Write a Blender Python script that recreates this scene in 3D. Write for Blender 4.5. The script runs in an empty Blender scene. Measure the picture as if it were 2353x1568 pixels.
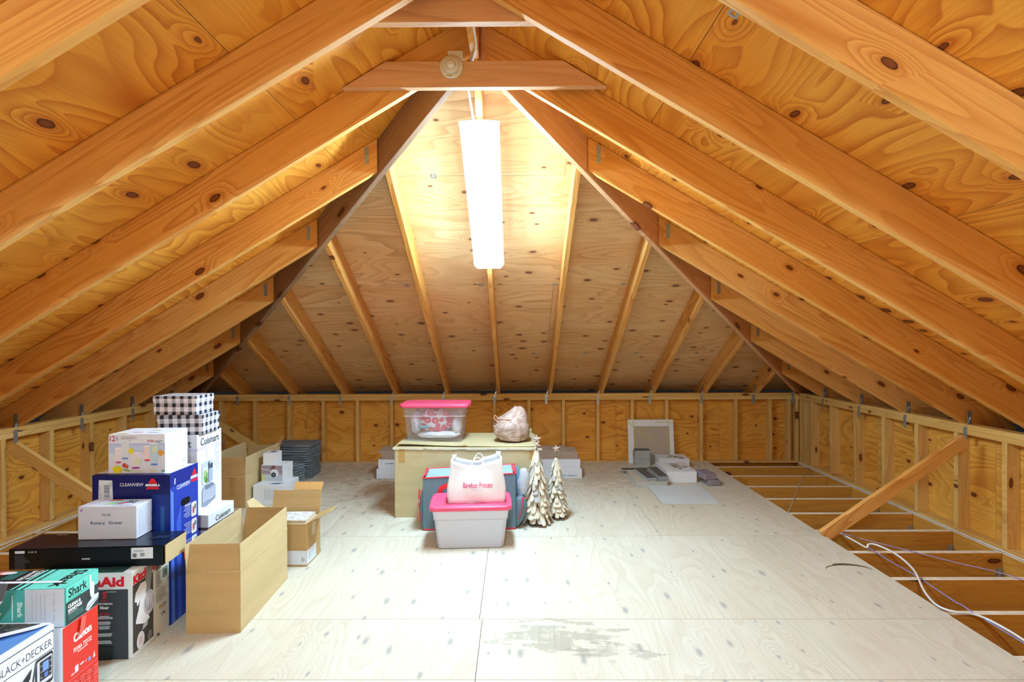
import bpy, bmesh, math, random
from mathutils import Vector, Matrix, noise
R = math.radians
random.seed(7)
SC = bpy.context.scene
COL = SC.collection

# ------------------------------------------------------------------ camera, world, exposure
CAM_H = 1.4334
YAW, PITCH, ROLL, FPX = -0.00628, -0.0032, 0.00417, 1223.26
def make_camera():
    cy, sy = math.cos(YAW), math.sin(YAW)
    right = Vector((cy, -sy, 0)); fwd = Vector((sy, cy, 0)); up = Vector((0, 0, 1))
    c, s = math.cos(PITCH), math.sin(PITCH)
    fwd, up = c*fwd + s*up, -s*fwd + c*up
    c, s = math.cos(ROLL), math.sin(ROLL)
    r2 = c*right - s*up; u2 = s*right + c*up
    m = Matrix((r2, u2, -fwd)).transposed().to_4x4()
    m.translation = Vector((0, 0, CAM_H))
    cd = bpy.data.cameras.new('camera'); cd.sensor_width = 36; cd.sensor_fit = 'HORIZONTAL'
    cd.lens = FPX/2353*36; cd.clip_start = 0.05; cd.clip_end = 60
    co = bpy.data.objects.new('camera', cd); COL.objects.link(co); co.matrix_world = m
    SC.camera = co
make_camera()
wd = bpy.data.worlds.new('world'); SC.world = wd; wd.use_nodes = True
wd.node_tree.nodes['Background'].inputs[0].default_value = (0.9, 0.95, 1, 1)
wd.node_tree.nodes['Background'].inputs[1].default_value = 0.002
SC.view_settings.view_transform = 'Standard'; SC.view_settings.look = 'None'
SC.view_settings.gamma = 1; SC.view_settings.use_curve_mapping = False
SC.view_settings.exposure = 2.5
FIX_STRENGTH = 27.0
REAR_STRENGTH = 30.0
SC.cycles.use_denoising = True
SC.cycles.max_bounces = 7; SC.cycles.diffuse_bounces = 5; SC.cycles.transparent_max_bounces = 10
SC.cycles.use_adaptive_sampling = True; SC.cycles.adaptive_threshold = 0.05
SC.cycles.sample_clamp_indirect = 6

# ------------------------------------------------------------------ object helpers
WM = {}
def link(name, me, M=None, parent=None):
    o = bpy.data.objects.new(name, me); COL.objects.link(o)
    M = Matrix.Identity(4) if M is None else M.copy()
    WM[o] = M
    if parent is not None:
        o.parent = parent; o.matrix_basis = WM[parent].inverted() @ M
    else:
        o.matrix_basis = M
    return o
def TR(x, y, z, rz=0, rx=0, ry=0):
    return Matrix.Translation((x, y, z)) @ Matrix.Rotation(rz, 4, 'Z') @ Matrix.Rotation(ry, 4, 'Y') @ Matrix.Rotation(rx, 4, 'X')
def tag(o, label, cat, group=None):
    o['label'] = label; o['category'] = cat
    if group: o['group'] = group
    return o
def thing(name, label, cat, M, group=None):
    return tag(link(name, None, M), label, cat, group)
def struct(o):
    o['kind'] = 'structure'; return o
def copy_tree(o, M, label=None, parent=None):
    c = o.copy(); COL.objects.link(c)
    if parent is None: WM[c] = M.copy(); c.matrix_basis = M
    else: c.parent = parent; WM[c] = WM[parent] @ c.matrix_basis
    if label: c['label'] = label
    for ch in [q for q in list(WM) if q.parent == o]: copy_tree(ch, None, None, c)
    return c
def bm_obj(name, bm, mats, M=None, parent=None, smooth=False):
    me = bpy.data.meshes.new(name)
    bmesh.ops.recalc_face_normals(bm, faces=bm.faces) if not bm.get('keep', False) else None
    bm.to_mesh(me); bm.free()
    for m in (mats if isinstance(mats, (list, tuple)) else [mats]): me.materials.append(m)
    if smooth:
        for p in me.polygons: p.use_smooth = True
    return link(name, me, M, parent)
class BM:
    """collects shapes into one mesh"""
    def __init__(s): s.b = bmesh.new()
    def box(s, x0, y0, z0, x1, y1, z1, mi=0, bev=0, M=None):
        t = bmesh.new()
        v = [t.verts.new((x, y, z)) for z in (z0, z1) for x, y in ((x0, y0), (x1, y0), (x1, y1), (x0, y1))]
        for f in ((0,3,2,1),(4,5,6,7),(0,1,5,4),(1,2,6,5),(2,3,7,6),(3,0,4,7)): t.faces.new([v[i] for i in f])
        if bev: bmesh.ops.bevel(t, geom=t.edges[:], offset=bev, segments=1, affect='EDGES', profile=.5)
        s.add(t, mi, M); return s
    def add(s, t, mi=0, M=None, smooth=False):
        if M is not None: bmesh.ops.transform(t, matrix=M, verts=t.verts)
        mp = {}
        for v in t.verts: mp[v] = s.b.verts.new(v.co)
        for f in t.faces:
            try:
                n = s.b.faces.new([mp[v] for v in f.verts]); n.material_index = mi; n.smooth = smooth or f.smooth
            except ValueError: pass
        t.free()
    def prism(s, pts, h0, h1, mi=0, axis='Z', M=None, bev=0):
        t = bmesh.new()
        def P(p, h): return {'Z': (p[0], p[1], h), 'Y': (p[0], h, p[1]), 'X': (h, p[0], p[1])}[axis]
        a = [t.verts.new(P(p, h0)) for p in pts]; b = [t.verts.new(P(p, h1)) for p in pts]
        t.faces.new(a[::-1]); t.faces.new(b)
        n = len(pts)
        for i in range(n): t.faces.new((a[i], a[(i+1) % n], b[(i+1) % n], b[i]))
        bmesh.ops.recalc_face_normals(t, faces=t.faces)
        if bev: bmesh.ops.bevel(t, geom=t.edges[:], offset=bev, segments=1, affect='EDGES')
        s.add(t, mi, M); return s
    def cyl(s, c, r0, r1, h, n=20, mi=0, M=None, axis='Z'):
        t = bmesh.new()
        bmesh.ops.create_cone(t, cap_ends=True, segments=n, radius1=r0, radius2=r1, depth=h)
        A = {'Z': Matrix.Identity(4), 'Y': Matrix.Rotation(R(90), 4, 'X'), 'X': Matrix.Rotation(R(90), 4, 'Y')}[axis]
        bmesh.ops.transform(t, matrix=Matrix.Translation(c) @ A, verts=t.verts)
        for f in t.faces:
            if len(f.verts) == 4: f.smooth = True
        s.add(t, mi, M); return s
    def tube(s, pts, r, n=8, mi=0, sub=6, M=None, flat=1.0):
        P = smooth_path(pts, sub) if sub else [Vector(p) for p in pts]
        t = bmesh.new(); rings = []
        up = Vector((0, 0, 1))
        for i, p in enumerate(P):
            d = (P[min(i+1, len(P)-1)] - P[max(i-1, 0)]).normalized()
            a = d.cross(up)
            if a.length < 1e-3: a = d.cross(Vector((1, 0, 0)))
            a.normalize(); b = d.cross(a).normalized()
            rings.append([t.verts.new(p + (a*math.cos(k*2*math.pi/n) + b*math.sin(k*2*math.pi/n)*flat)*r) for k in range(n)])
        for A, B in zip(rings, rings[1:]):
            for k in range(n):
                f = t.faces.new((A[k], A[(k+1) % n], B[(k+1) % n], B[k])); f.smooth = True
        t.faces.new(rings[0][::-1]); t.faces.new(rings[-1])
        s.add(t, mi, M, True); return s
    def loft(s, rings, mi=0, cap0=True, cap1=True, M=None, smooth=True):
        t = bmesh.new(); V = [[t.verts.new(p) for p in r] for r in rings]; n = len(V[0])
        for A, B in zip(V, V[1:]):
            for k in range(n):
                f = t.faces.new((A[k], A[(k+1) % n], B[(k+1) % n], B[k])); f.smooth = smooth
        if cap0: t.faces.new(V[0][::-1])
        if cap1: t.faces.new(V[-1])
        s.add(t, mi, M); return s
    def build(s, name, mats, M=None, parent=None): return bm_obj2(name, s.b, mats, M, parent)
def bm_obj2(name, bm, mats, M=None, parent=None):
    me = bpy.data.meshes.new(name); bm.to_mesh(me); bm.free()
    for m in (mats if isinstance(mats, (list, tuple)) else [mats]): me.materials.append(m)
    return link(name, me, M, parent)
def smooth_path(pts, sub):
    P = [Vector(p) for p in pts]; out = []
    for i in range(len(P)-1):
        p0 = P[max(i-1, 0)]; p1 = P[i]; p2 = P[i+1]; p3 = P[min(i+2, len(P)-1)]
        for k in range(sub):
            t = k/sub
            out.append(0.5*((2*p1) + (p2-p0)*t + (2*p0-5*p1+4*p2-p3)*t*t + (-p0+3*p1-3*p2+p3)*t**3))
    out.append(P[-1]); return out
def rrect(w, d, r, z, n=5, cx=0, cy=0):
    out = []
    for qx, qy, a0 in ((1, 1, 0), (-1, 1, 90), (-1, -1, 180), (1, -1, 270)):
        for k in range(n+1):
            a = R(a0 + 90*k/n)
            out.append((cx + qx*(w/2-r) + r*math.cos(a), cy + qy*(d/2-r) + r*math.sin(a), z))
    return out

# ------------------------------------------------------------------ materials
class NT:
    def __init__(s, name):
        s.m = bpy.data.materials.new(name); s.m.use_nodes = True; s.t = s.m.node_tree; s.t.nodes.clear()
        s.out = s.n('ShaderNodeOutputMaterial'); s.p = s.n('ShaderNodeBsdfPrincipled')
        s.t.links.new(s.p.outputs[0], s.out.inputs[0])
    def n(s, ty, **kw):
        q = s.t.nodes.new(ty)
        for k, v in kw.items(): setattr(q, k, v)
        return q
    def set(s, inp, v):
        if isinstance(v, bpy.types.NodeSocket): s.t.links.new(v, inp)
        elif v is not None:
            try: inp.default_value = v
            except Exception: inp.default_value = tuple(v) + (1,)
    def math(s, op, a, b=None, c=None, clamp=False):
        q = s.n('ShaderNodeMath', operation=op, use_clamp=clamp)
        s.set(q.inputs[0], a); s.set(q.inputs[1], b)
        if c is not None: s.set(q.inputs[2], c)
        return q.outputs[0]
    def vmul(s, v, k):
        q = s.n('ShaderNodeVectorMath', operation='MULTIPLY'); s.set(q.inputs[0], v); s.set(q.inputs[1], k); return q.outputs[0]
    def vadd(s, v, k):
        q = s.n('ShaderNodeVectorMath', operation='ADD'); s.set(q.inputs[0], v); s.set(q.inputs[1], k); return q.outputs[0]
    def noise(s, v, scale=1, detail=2, rough=.5, dist=0):
        q = s.n('ShaderNodeTexNoise'); s.set(q.inputs['Vector'], v); q.inputs['Scale'].default_value = scale
        q.inputs['Detail'].default_value = detail; q.inputs['Roughness'].default_value = rough; q.inputs['Distortion'].default_value = dist
        return q.outputs[0]
    def ramp(s, v, a, b, c=0, d=1, smooth=False):
        q = s.n('ShaderNodeMapRange'); q.interpolation_type = 'SMOOTHSTEP' if smooth else 'LINEAR'
        s.set(q.inputs[0], v)
        for i, x in zip((1, 2, 3, 4), (a, b, c, d)): q.inputs[i].default_value = x
        return q.outputs[0]
    def mix(s, f, a, b):
        q = s.n('ShaderNodeMix', data_type='RGBA'); s.set(q.inputs[0], f); s.set(q.inputs[6], a); s.set(q.inputs[7], b); return q.outputs[2]
    def bump(s, h, st=.3, dist=.002):
        q = s.n('ShaderNodeBump'); q.inputs['Strength'].default_value = st; q.inputs['Distance'].default_value = dist
        s.set(q.inputs['Height'], h); s.t.links.new(q.outputs[0], s.p.inputs['Normal'])
def c4(c): return (c[0], c[1], c[2], 1)
def hexc(h):
    h = h.lstrip('#'); out = []
    for i in (0, 2, 4):
        v = int(h[i:i+2], 16)/255
        out.append(v/12.92 if v <= .04045 else ((v+.055)/1.055)**2.4)
    return tuple(out)
def wood(name, base, base2, dark, knot, sx=.55, sy=7, ring=9, kx=1.7, ky=5, kz=None, thr=.72, kr=.11, rough=.62, line=.6, ply=False, spec=.25, extra=None, oy=None, soft=False):
    N = NT(name)
    tc = N.n('ShaderNodeTexCoord').outputs['Object']; rnd = N.n('ShaderNodeObjectInfo').outputs['Random']
    cx = N.n('ShaderNodeCombineXYZ')
    for i, k in enumerate((37.3, 11.9, 23.1)): N.set(cx.inputs[i], N.math('MULTIPLY', rnd, k))
    P = N.vadd(tc, cx.outputs[0])
    if ply:
        at = N.n('ShaderNodeAttribute', attribute_name='pid')
        P = N.vadd(P, N.vmul(at.outputs['Vector'], (13.7, 5.31, 3.3)))
        ns = (sx, sy, sy); ks = (kx, ky, 1)
    else:
        ns = (sx, sy if oy is None else oy, sy); ks = (kx, .6, ky)
    wob = N.noise(N.vmul(P, (1.3, 3, 3)), 1, 2)
    n1 = N.noise(N.vmul(P, ns), 1, 1.5, .4, .35)
    if ply: kv = N.vmul(P, (kx, ky, 1))
    else:
        sp0 = N.n('ShaderNodeSeparateXYZ'); N.t.links.new(P, sp0.inputs[0]); c0 = N.n('ShaderNodeCombineXYZ')
        N.set(c0.inputs[0], N.math('MULTIPLY', sp0.outputs[0], kx)); N.set(c0.inputs[1], N.math('ADD', N.math('MULTIPLY', sp0.outputs[2], ky), N.math('MULTIPLY', rnd, 60)))
        kv = c0.outputs[0]
    vo = N.n('ShaderNodeTexVoronoi', voronoi_dimensions='2D'); N.set(vo.inputs['Vector'], kv); vo.inputs['Scale'].default_value = 1
    d = N.math('ADD', vo.outputs['Distance'], N.math('MULTIPLY', N.math('SUBTRACT', N.noise(N.vmul(P, (30, 30, 30)), 1, 1), .5), .05))
    sep = N.n('ShaderNodeSeparateColor'); N.t.links.new(vo.outputs['Color'], sep.inputs[0])
    gate = N.math('GREATER_THAN', sep.outputs[0], thr)
    size = N.ramp(sep.outputs[1], 0, 1, kr*.35, kr)
    sw = N.math('MULTIPLY', gate, N.ramp(d, 0, .5, 1, 0, True))
    rv = N.math('ADD', N.math('MULTIPLY', n1, ring), N.math('MULTIPLY', sw, 3.2))
    f = N.math('FRACT', rv)
    ln = N.math('MULTIPLY', N.math('POWER', f, 1.9), N.ramp(f, .93, 1, 1, 0))
    ln = N.math('MULTIPLY', ln, N.ramp(wob, .3, .65, .25, 1))
    fine = N.noise(N.vmul(P, (3.5, 170, 170)), 1, 2, .6)
    big = N.noise(N.vmul(P, (.7, 2.2, 2.2)), 1, 2, .5, .3)
    c = N.mix(N.ramp(big, .35, .65), c4(base), c4(base2))
    c = N.mix(N.math('MULTIPLY', ln, line), c, c4(dark))
    c = N.mix(N.ramp(fine, .42, .72, 0, .28), c, c4(dark))
    kd = N.math('DIVIDE', d, size)
    halo = N.math('MULTIPLY', gate, N.ramp(kd, 1.0, 2.6, .55, 0, True))
    if not soft: c = N.mix(halo, c, c4(dark))
    core = N.math('MULTIPLY', gate, N.ramp(kd, .92, 1.08, 1, 0, True))
    kc = N.mix(N.ramp(kd, .55, 1.0), c4(knot), c4(tuple(k*(.28 if not soft else 1.1) for k in knot)))
    if soft: core = N.math('MULTIPLY', gate, N.ramp(kd, .3, 1.5, .75, 0, True))
    c = N.mix(core, c, kc)
    if extra: c = extra(N, c, tc)
    N.set(N.p.inputs['Base Color'], c)
    N.p.inputs['Roughness'].default_value = rough; N.p.inputs['Specular IOR Level'].default_value = spec
    N.bump(N.math('ADD', ln, N.math('MULTIPLY', fine, .5)), .25, .001)
    return N.m
def plain(name, col, rough=.6, spec=.3, metal=0, noise_amt=.06, nscale=30, bump=0, bscale=200):
    N = NT(name); tc = N.n('ShaderNodeTexCoord').outputs['Object']
    nn = N.noise(N.vmul(tc, (1, 1, 1)), nscale, 3)
    c = N.mix(N.ramp(nn, .3, .7, 0, 1), c4(tuple(k*(1-noise_amt) for k in col)), c4(tuple(min(1, k*(1+noise_amt)) for k in col)))
    N.set(N.p.inputs['Base Color'], c)
    N.p.inputs['Roughness'].default_value = rough; N.p.inputs['Metallic'].default_value = metal
    N.p.inputs['Specular IOR Level'].default_value = spec
    if bump: N.bump(N.noise(tc, bscale, 3), bump, .001)
    return N.m
_ink = {}
def ink(h, rough=.45):
    if h not in _ink: _ink[h] = plain('ink_' + h.strip('#'), hexc(h), rough, .35, 0, .02)
    return _ink[h]
def cardboard(name, col, rib=(260, 0, 0)):
    N = NT(name); tc = N.n('ShaderNodeTexCoord').outputs['Object']
    a = N.noise(N.vmul(tc, (2, 2, 14)), 1, 4); b = N.noise(tc, 90, 3, .7)
    c = N.mix(N.ramp(a, .3, .7), c4(tuple(k*.90 for k in col)), c4(tuple(min(1, k*1.06) for k in col)))
    c = N.mix(N.ramp(b, .45, .7, 0, .25), c, c4(tuple(k*.72 for k in col)))
    N.set(N.p.inputs['Base Color'], c); N.p.inputs['Roughness'].default_value = .75; N.p.inputs['Specular IOR Level'].default_value = .15
    w = N.n('ShaderNodeTexWave'); w.bands_direction = 'DIAGONAL'; N.set(w.inputs['Vector'], N.vmul(tc, (1, 1, 0))); w.inputs['Scale'].default_value = 60
    N.bump(N.math('ADD', w.outputs[1], b), .12, .0008)
    return N.m
M_RAFTER = wood('pine_rafter', (.86, .49, .155), (.80, .40, .095), (.54, .18, .026), (.22, .065, .018), thr=.84, kx=3.2, ky=6.5, kr=.125, line=.9, ring=13)
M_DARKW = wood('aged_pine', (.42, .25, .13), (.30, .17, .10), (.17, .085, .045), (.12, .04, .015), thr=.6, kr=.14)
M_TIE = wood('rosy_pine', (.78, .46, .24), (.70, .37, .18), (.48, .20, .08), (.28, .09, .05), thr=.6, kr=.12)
M_STUD = wood('pine_stud', (.80, .53, .18), (.72, .43, .12), (.48, .22, .05), (.18, .06, .02), thr=.6, kr=.13, kx=3, ky=8)
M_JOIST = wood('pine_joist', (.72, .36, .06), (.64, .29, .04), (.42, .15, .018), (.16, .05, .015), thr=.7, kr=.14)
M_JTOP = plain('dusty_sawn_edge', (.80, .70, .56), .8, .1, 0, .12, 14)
def clips(N, c, tc): return c
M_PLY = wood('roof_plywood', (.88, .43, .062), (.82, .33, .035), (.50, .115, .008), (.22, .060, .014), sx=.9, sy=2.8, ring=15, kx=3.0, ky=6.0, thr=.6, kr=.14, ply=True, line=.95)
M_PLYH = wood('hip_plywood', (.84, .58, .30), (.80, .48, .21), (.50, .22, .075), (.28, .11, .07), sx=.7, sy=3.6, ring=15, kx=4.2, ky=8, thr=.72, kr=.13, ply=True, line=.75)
M_PLYW = wood('wall_plywood', (.84, .45, .08), (.78, .35, .045), (.44, .14, .014), (.16, .045, .012), sx=1.2, sy=4, ring=13, kx=4.5, ky=7, thr=.7, kr=.11, ply=True, line=.95)

# ------------------------------------------------------------------ attic geometry (metres, x right, y away, z up, deck top = 0)
XC, XL, XR, YD = -0.2001, -3.6951, 3.2948, 6.2100
ZL, ML = 3.0891, 0.5966        # left sheathing underside at x = XC, slope
ZR, MR = 3.0891, 0.5966         # right
ZH, MH, YA = 3.0891, 0.5966, 2.7098   # hip end sheathing underside at y = YA
VD = 0.2058
VDH = 0.2058
XRIDGE = XC + (ZR-ZL)/(ML+MR); ZRIDGE = ZL + ML*(XRIDGE-XC)
def zl(x): return ZL - ML*(XC-x)
def zr(x): return ZR - MR*(x-XC)
def zh(y): return ZH - MH*(y-YA)
YBACK = -2.3
EAVE = .34

def stainf(N, c, tc):
    sp = N.n('ShaderNodeSeparateXYZ'); N.t.links.new(tc, sp.inputs[0])
    X = N.math('MULTIPLY', sp.outputs[1], -1); Y = sp.outputs[0]
    wv = N.noise(tc, 9, 4, .7); w2 = N.noise(N.vmul(tc, (25, 4, 1)), 1, 3, .6)
    for (sx, sy, rx, ry, amt, col) in ((.20, 2.56, .34, .15, .55, (.30, .255, .19)), (.42, 2.44, .20, .09, .45, (.30, .255, .19)), (-1.7, 5.7, .6, .5, .35, (.28, .16, .07)), (.9, 5.5, .5, .5, .3, (.32, .20, .11)), (-.9, 4.9, .9, .6, .3, (.30, .21, .13))):
        dx = N.math('DIVIDE', N.math('SUBTRACT', X, sx), rx); dy = N.math('DIVIDE', N.math('SUBTRACT', Y, sy), ry)
        r = N.math('ADD', N.math('MULTIPLY', dx, dx), N.math('MULTIPLY', dy, dy))
        r = N.math('ADD', r, N.math('MULTIPLY', N.math('SUBTRACT', N.math('ADD', wv, w2), 1.0), 4.5))
        c = N.mix(N.ramp(r, .2, .75, amt, 0, True), c, c4(col))
    return c
M_DECK = wood('deck_plywood', (.68, .64, .53), (.64, .58, .46), (.44, .35, .24), (.30, .285, .28), sx=.8, sy=3.6, ring=13, kx=3.0, ky=7.5, thr=.42, kr=.12, soft=True, ply=True, line=.42, rough=.6, spec=.3, extra=stainf)
M_DECKEDGE = plain('deck_edge', (.62, .47, .28), .7)
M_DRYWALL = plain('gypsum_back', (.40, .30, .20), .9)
M_GALV = plain('galvanised_steel', (.42, .48, .52), .38, .5, .75, .12, 60)
M_DGALV = plain('dull_steel', (.22, .24, .25), .45, .5, .7, .15, 60)

def panels(name, rects, M, mat, mat2, thick, parent=None, pids=None):
    """rects: list of polygons (local xy) -> slabs of thickness `thick` (towards -z), one mesh, each with its own pid"""
    bm = bmesh.new(); lay = bm.faces.layers.float.new('pid')
    for i, pts in enumerate(rects):
        a = [bm.verts.new((p[0], p[1], 0)) for p in pts]; b = [bm.verts.new((p[0], p[1], -thick)) for p in pts]
        fs = [bm.faces.new(a), bm.faces.new(b[::-1])]
        n = len(pts)
        for k in range(n):
            f = bm.faces.new((a[k], b[k], b[(k+1) % n], a[(k+1) % n])); f.material_index = 1; fs.append(f)
        for f in fs: f[lay] = (pids[i] if pids else i*1.37 + 0.3)
    bmesh.ops.recalc_face_normals(bm, faces=bm.faces)
    return bm_obj2(name, bm, [mat, mat2], M, parent)

# --- floor deck: local x = world y, local y = -world x
MF = Matrix(((0, -1, 0, 0), (1, 0, 0, 0), (0, 0, 1, 0), (0, 0, 0, 1)))
DX0, DX1 = -2.635, 2.235
g = .0012
def dk(x0, x1, y0, y1): return [(y0+g, -x1+g), (y1-g, -x1+g), (y1-g, -x0-g), (y0+g, -x0-g)]
rects = []
for (y0, y1, xs) in ((YBACK, -.17, (DX0, -1.2, 1.2, DX1)), (-.17, 2.235, (DX0, -.175, DX1)), (2.235, 2.72, (DX0, -.175, DX1)), (2.72, 3.87, (DX0, -.19, DX1)), (3.87, 5.05, (DX0, -1.41, 1.05, DX1)), (5.05, 6.205, (DX0, -.6, DX1))):
    for x0, x1 in zip(xs, xs[1:]): rects.append(dk(x0, x1, y0, y1))
floor = struct(panels('floor', rects, MF, M_DECK, M_DECKEDGE, .018))
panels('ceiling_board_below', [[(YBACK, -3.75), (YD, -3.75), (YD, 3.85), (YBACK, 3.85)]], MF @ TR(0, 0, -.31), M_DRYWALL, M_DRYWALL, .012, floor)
# torn crescent in the deck near its right edge
cres = BM()
pts = [Vector((2.057+.135*math.cos(R(a))*1.0, 3.30+.062*math.sin(R(a)), .0015)) for a in range(-12, 196, 8)]
t = bmesh.new(); A = []; B = []
for i, p in enumerate(pts):
    w = .002 + .016*math.sin(math.pi*i/(len(pts)-1))**2*(1 if i < len(pts)*.6 else .35)
    c0 = Vector((2.057, 3.30, 0)); d = (p-c0).normalized()
    A.append(t.verts.new(p)); B.append(t.verts.new(p+d*w*1.4+Vector((0, 0, .001))))
for i in range(len(pts)-1): t.faces.new((A[i], A[i+1], B[i+1], B[i]))
cres.add(t); cres.build('gouge', plain('torn_wood', (.13, .09, .04), .9, noise_amt=.4), None, floor)

# --- boards: local x runs along the grain, local z across the wide face, local y through the thickness
def frame(p0, p1, up):
    x = (Vector(p1)-Vector(p0)).normalized(); u = Vector(up); y = u.cross(x).normalized(); z = x.cross(y).normalized()
    m = Matrix((x, y, z)).transposed().to_4x4(); m.translation = Vector(p0); return m
def board(name, p0, p1, up, depth, thick, mat, parent=None, cut0=0, cut1=0, bev=.002, z0=0, wav=0):
    """underside runs from p0 to p1; cut0/cut1: how far the end moves along x per unit of local z"""
    L = (Vector(p1)-Vector(p0)).length; M = frame(p0, p1, up); h = thick/2
    bm = bmesh.new()
    def V(x, y, z): return bm.verts.new((x, y, z))
    seg = 6 if L > 1 else 1; secs = []
    for i in range(seg+1):
        f = i/seg; row = []
        for (y, z) in ((-h, z0), (h, z0), (h, z0+depth), (-h, z0+depth)):
            xa = cut0*(z-z0); xb = L + cut1*(z-z0)
            row.append(V(xa + (xb-xa)*f, y + wav*math.sin(f*5+L*7)*.003, z))
        secs.append(row)
    for A, B in zip(secs, secs[1:]):
        for k in range(4): bm.faces.new((A[k], A[(k+1) % 4], B[(k+1) % 4], B[k]))
    bm.faces.new(secs[0][::-1]); bm.faces.new(secs[-1])
    bmesh.ops.recalc_face_normals(bm, faces=bm.faces)
    if bev:
        ed = [e for e in bm.edges if e.calc_face_angle(0) > .5]
        bmesh.ops.bevel(bm, geom=ed, offset=bev, segments=1, affect='EDGES')
    return bm_obj2(name, bm, mat, M, parent)

# --- roof sheathing (structure): seams run along the building, each sheet its own grain
def slope_frame(origin, along, down):
    x = Vector(along).normalized(); y = Vector(down).normalized(); z = x.cross(y)
    m = Matrix((x, y, z)).transposed().to_4x4(); m.translation = Vector(origin); return m
def clip_poly(pts, f):
    out = []
    for i in range(len(pts)):
        a, b = pts[i], pts[(i+1) % len(pts)]; fa, fb = f(a), f(b)
        if fa >= 0: out.append(a)
        if fa*fb < 0:
            t = fa/(fa-fb); out.append((a[0]+(b[0]-a[0])*t, a[1]+(b[1]-a[1])*t))
    return out
seam = [-.5, .47, 1.53, 2.59, 3.66, 4.7]      # horizontal run from the eave line
def sheath_side(name, sgn):
    m = ML if sgn < 0 else MR; x_e = XL if sgn < 0 else XR
    k = math.sqrt(1+m*m)
    zt = ZRIDGE
    run = abs(x_e - XRIDGE)
    if sgn < 0: M = slope_frame((XRIDGE, 0, zt), (0, 1, 0), (-1, 0, -m))
    else: M = slope_frame((XRIDGE, 0, zt), (0, 1, 0), (1, 0, -m))
    polys = []; pid = []
    for i, (s0, s1) in enumerate(zip(seam, seam[1:])):
        r1 = min(run+EAVE, run - s0); r0 = max(-.0, run - s1)
        if r0 >= r1: continue
        ys = [YBACK-.02] + [q for q in (-1.5 + (i % 2)*1.22 + 2.44*j for j in range(6)) if YBACK < q < 7] + [7.2]
        for j, (y0, y1) in enumerate(zip(ys, ys[1:])):
            P = [(y0+g, r0*k+g), (y1-g, r0*k+g), (y1-g, r1*k-g), (y0+g, r1*k-g)]
            P = clip_poly(P, lambda q: (YA + (abs(x_e-XRIDGE)*0 + q[1]/k)*(YD-YA)/run) + .022 - q[0])
            if len(P) >= 3: polys.append(P); pid.append(i*3.1 + j*1.7 + (0 if sgn < 0 else 20))
    # slab grows away from the attic
    flip = 1 if (M.to_3x3() @ Vector((0, 0, -1))).z > 0 else -1
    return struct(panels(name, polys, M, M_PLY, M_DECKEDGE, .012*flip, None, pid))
ceil_left = sheath_side('ceiling', -1)
ceil_right = sheath_side('ceiling', 1)
kh = math.sqrt(1+MH*MH)
MHP = slope_frame((XC, YA, ZH), (1, 0, 0), (0, 1, -MH))
polys = []; pid = []
rows = [0, 3.62-YA, 4.68-YA, 5.74-YA, YD-YA+EAVE]
for i, (r0, r1) in enumerate(zip(rows, rows[1:])):
    xs = [-4.1, -1.9+(i % 2)*1.22, .54+(i % 2)*1.22, 4.1]
    for j, (x0, x1) in enumerate(zip(xs, xs[1:])):
        P = [(x0+g, r0*kh+g), (x1-g, r0*kh+g), (x1-g, r1*kh-g), (x0+g, r1*kh-g)]
        sl = (XC-XL)/(YD-YA); sr = (XR-XC)/(YD-YA)
        P = clip_poly(P, lambda q: q[0] + q[1]/kh*sl + .022)
        P = clip_poly(P, lambda q: q[1]/kh*sr - q[0] + .022)
        if len(P) >= 3: polys.append(P); pid.append(41 + i*2.3 + j*1.9)
flip = 1 if (MHP.to_3x3() @ Vector((0, 0, -1))).z > 0 else -1
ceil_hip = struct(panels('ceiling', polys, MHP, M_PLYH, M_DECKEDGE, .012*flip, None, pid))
# sheet clips bridging the seams
def hclip(M, parent):
    b = BM(); b.box(-.016, -.018, -.004, .016, -.010, .002); b.box(-.016, .010, -.004, .016, .018, .002)
    b.box(-.022, -.012, -.004, -.010, .012, .002); b.box(.008, -.012, -.004, .018, .012, .002)
    b.build('sheathing_clip', M_GALV, M, parent)
def inward(M): return M if (M.to_3x3() @ Vector((0, 0, 1))).z < 0 else M @ Matrix.Diagonal((1, 1, -1, 1))
for r, xs in ((.91, (-.55, .98-.2)), (1.97, (-1.52, -.95, -.30, .35, .95, 1.6)), (3.03, (-2.0, -1.45, -.85, .2, .75, 1.3, 1.95))):
    for x in xs: hclip(inward(MHP @ Matrix.Translation((x-XC, r*kh, 0))), ceil_hip)
def side_pt(sgn, x, y):
    m = ML if sgn < 0 else MR; z = zl(x) if sgn < 0 else zr(x)
    return slope_frame((x, y, z), (0, 1, 0), (sgn, 0, -m))
for sgn, x, y, par in ((-1, -1.09, 1.70, ceil_left), (-1, -1.12, 2.30, ceil_left), (-1, -2.18, 2.32, ceil_left), (1, .74, 1.80, ceil_right), (-1, -2.18, 3.0, ceil_left)):
    hclip(inward(side_pt(sgn, x, y)), par)

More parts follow.
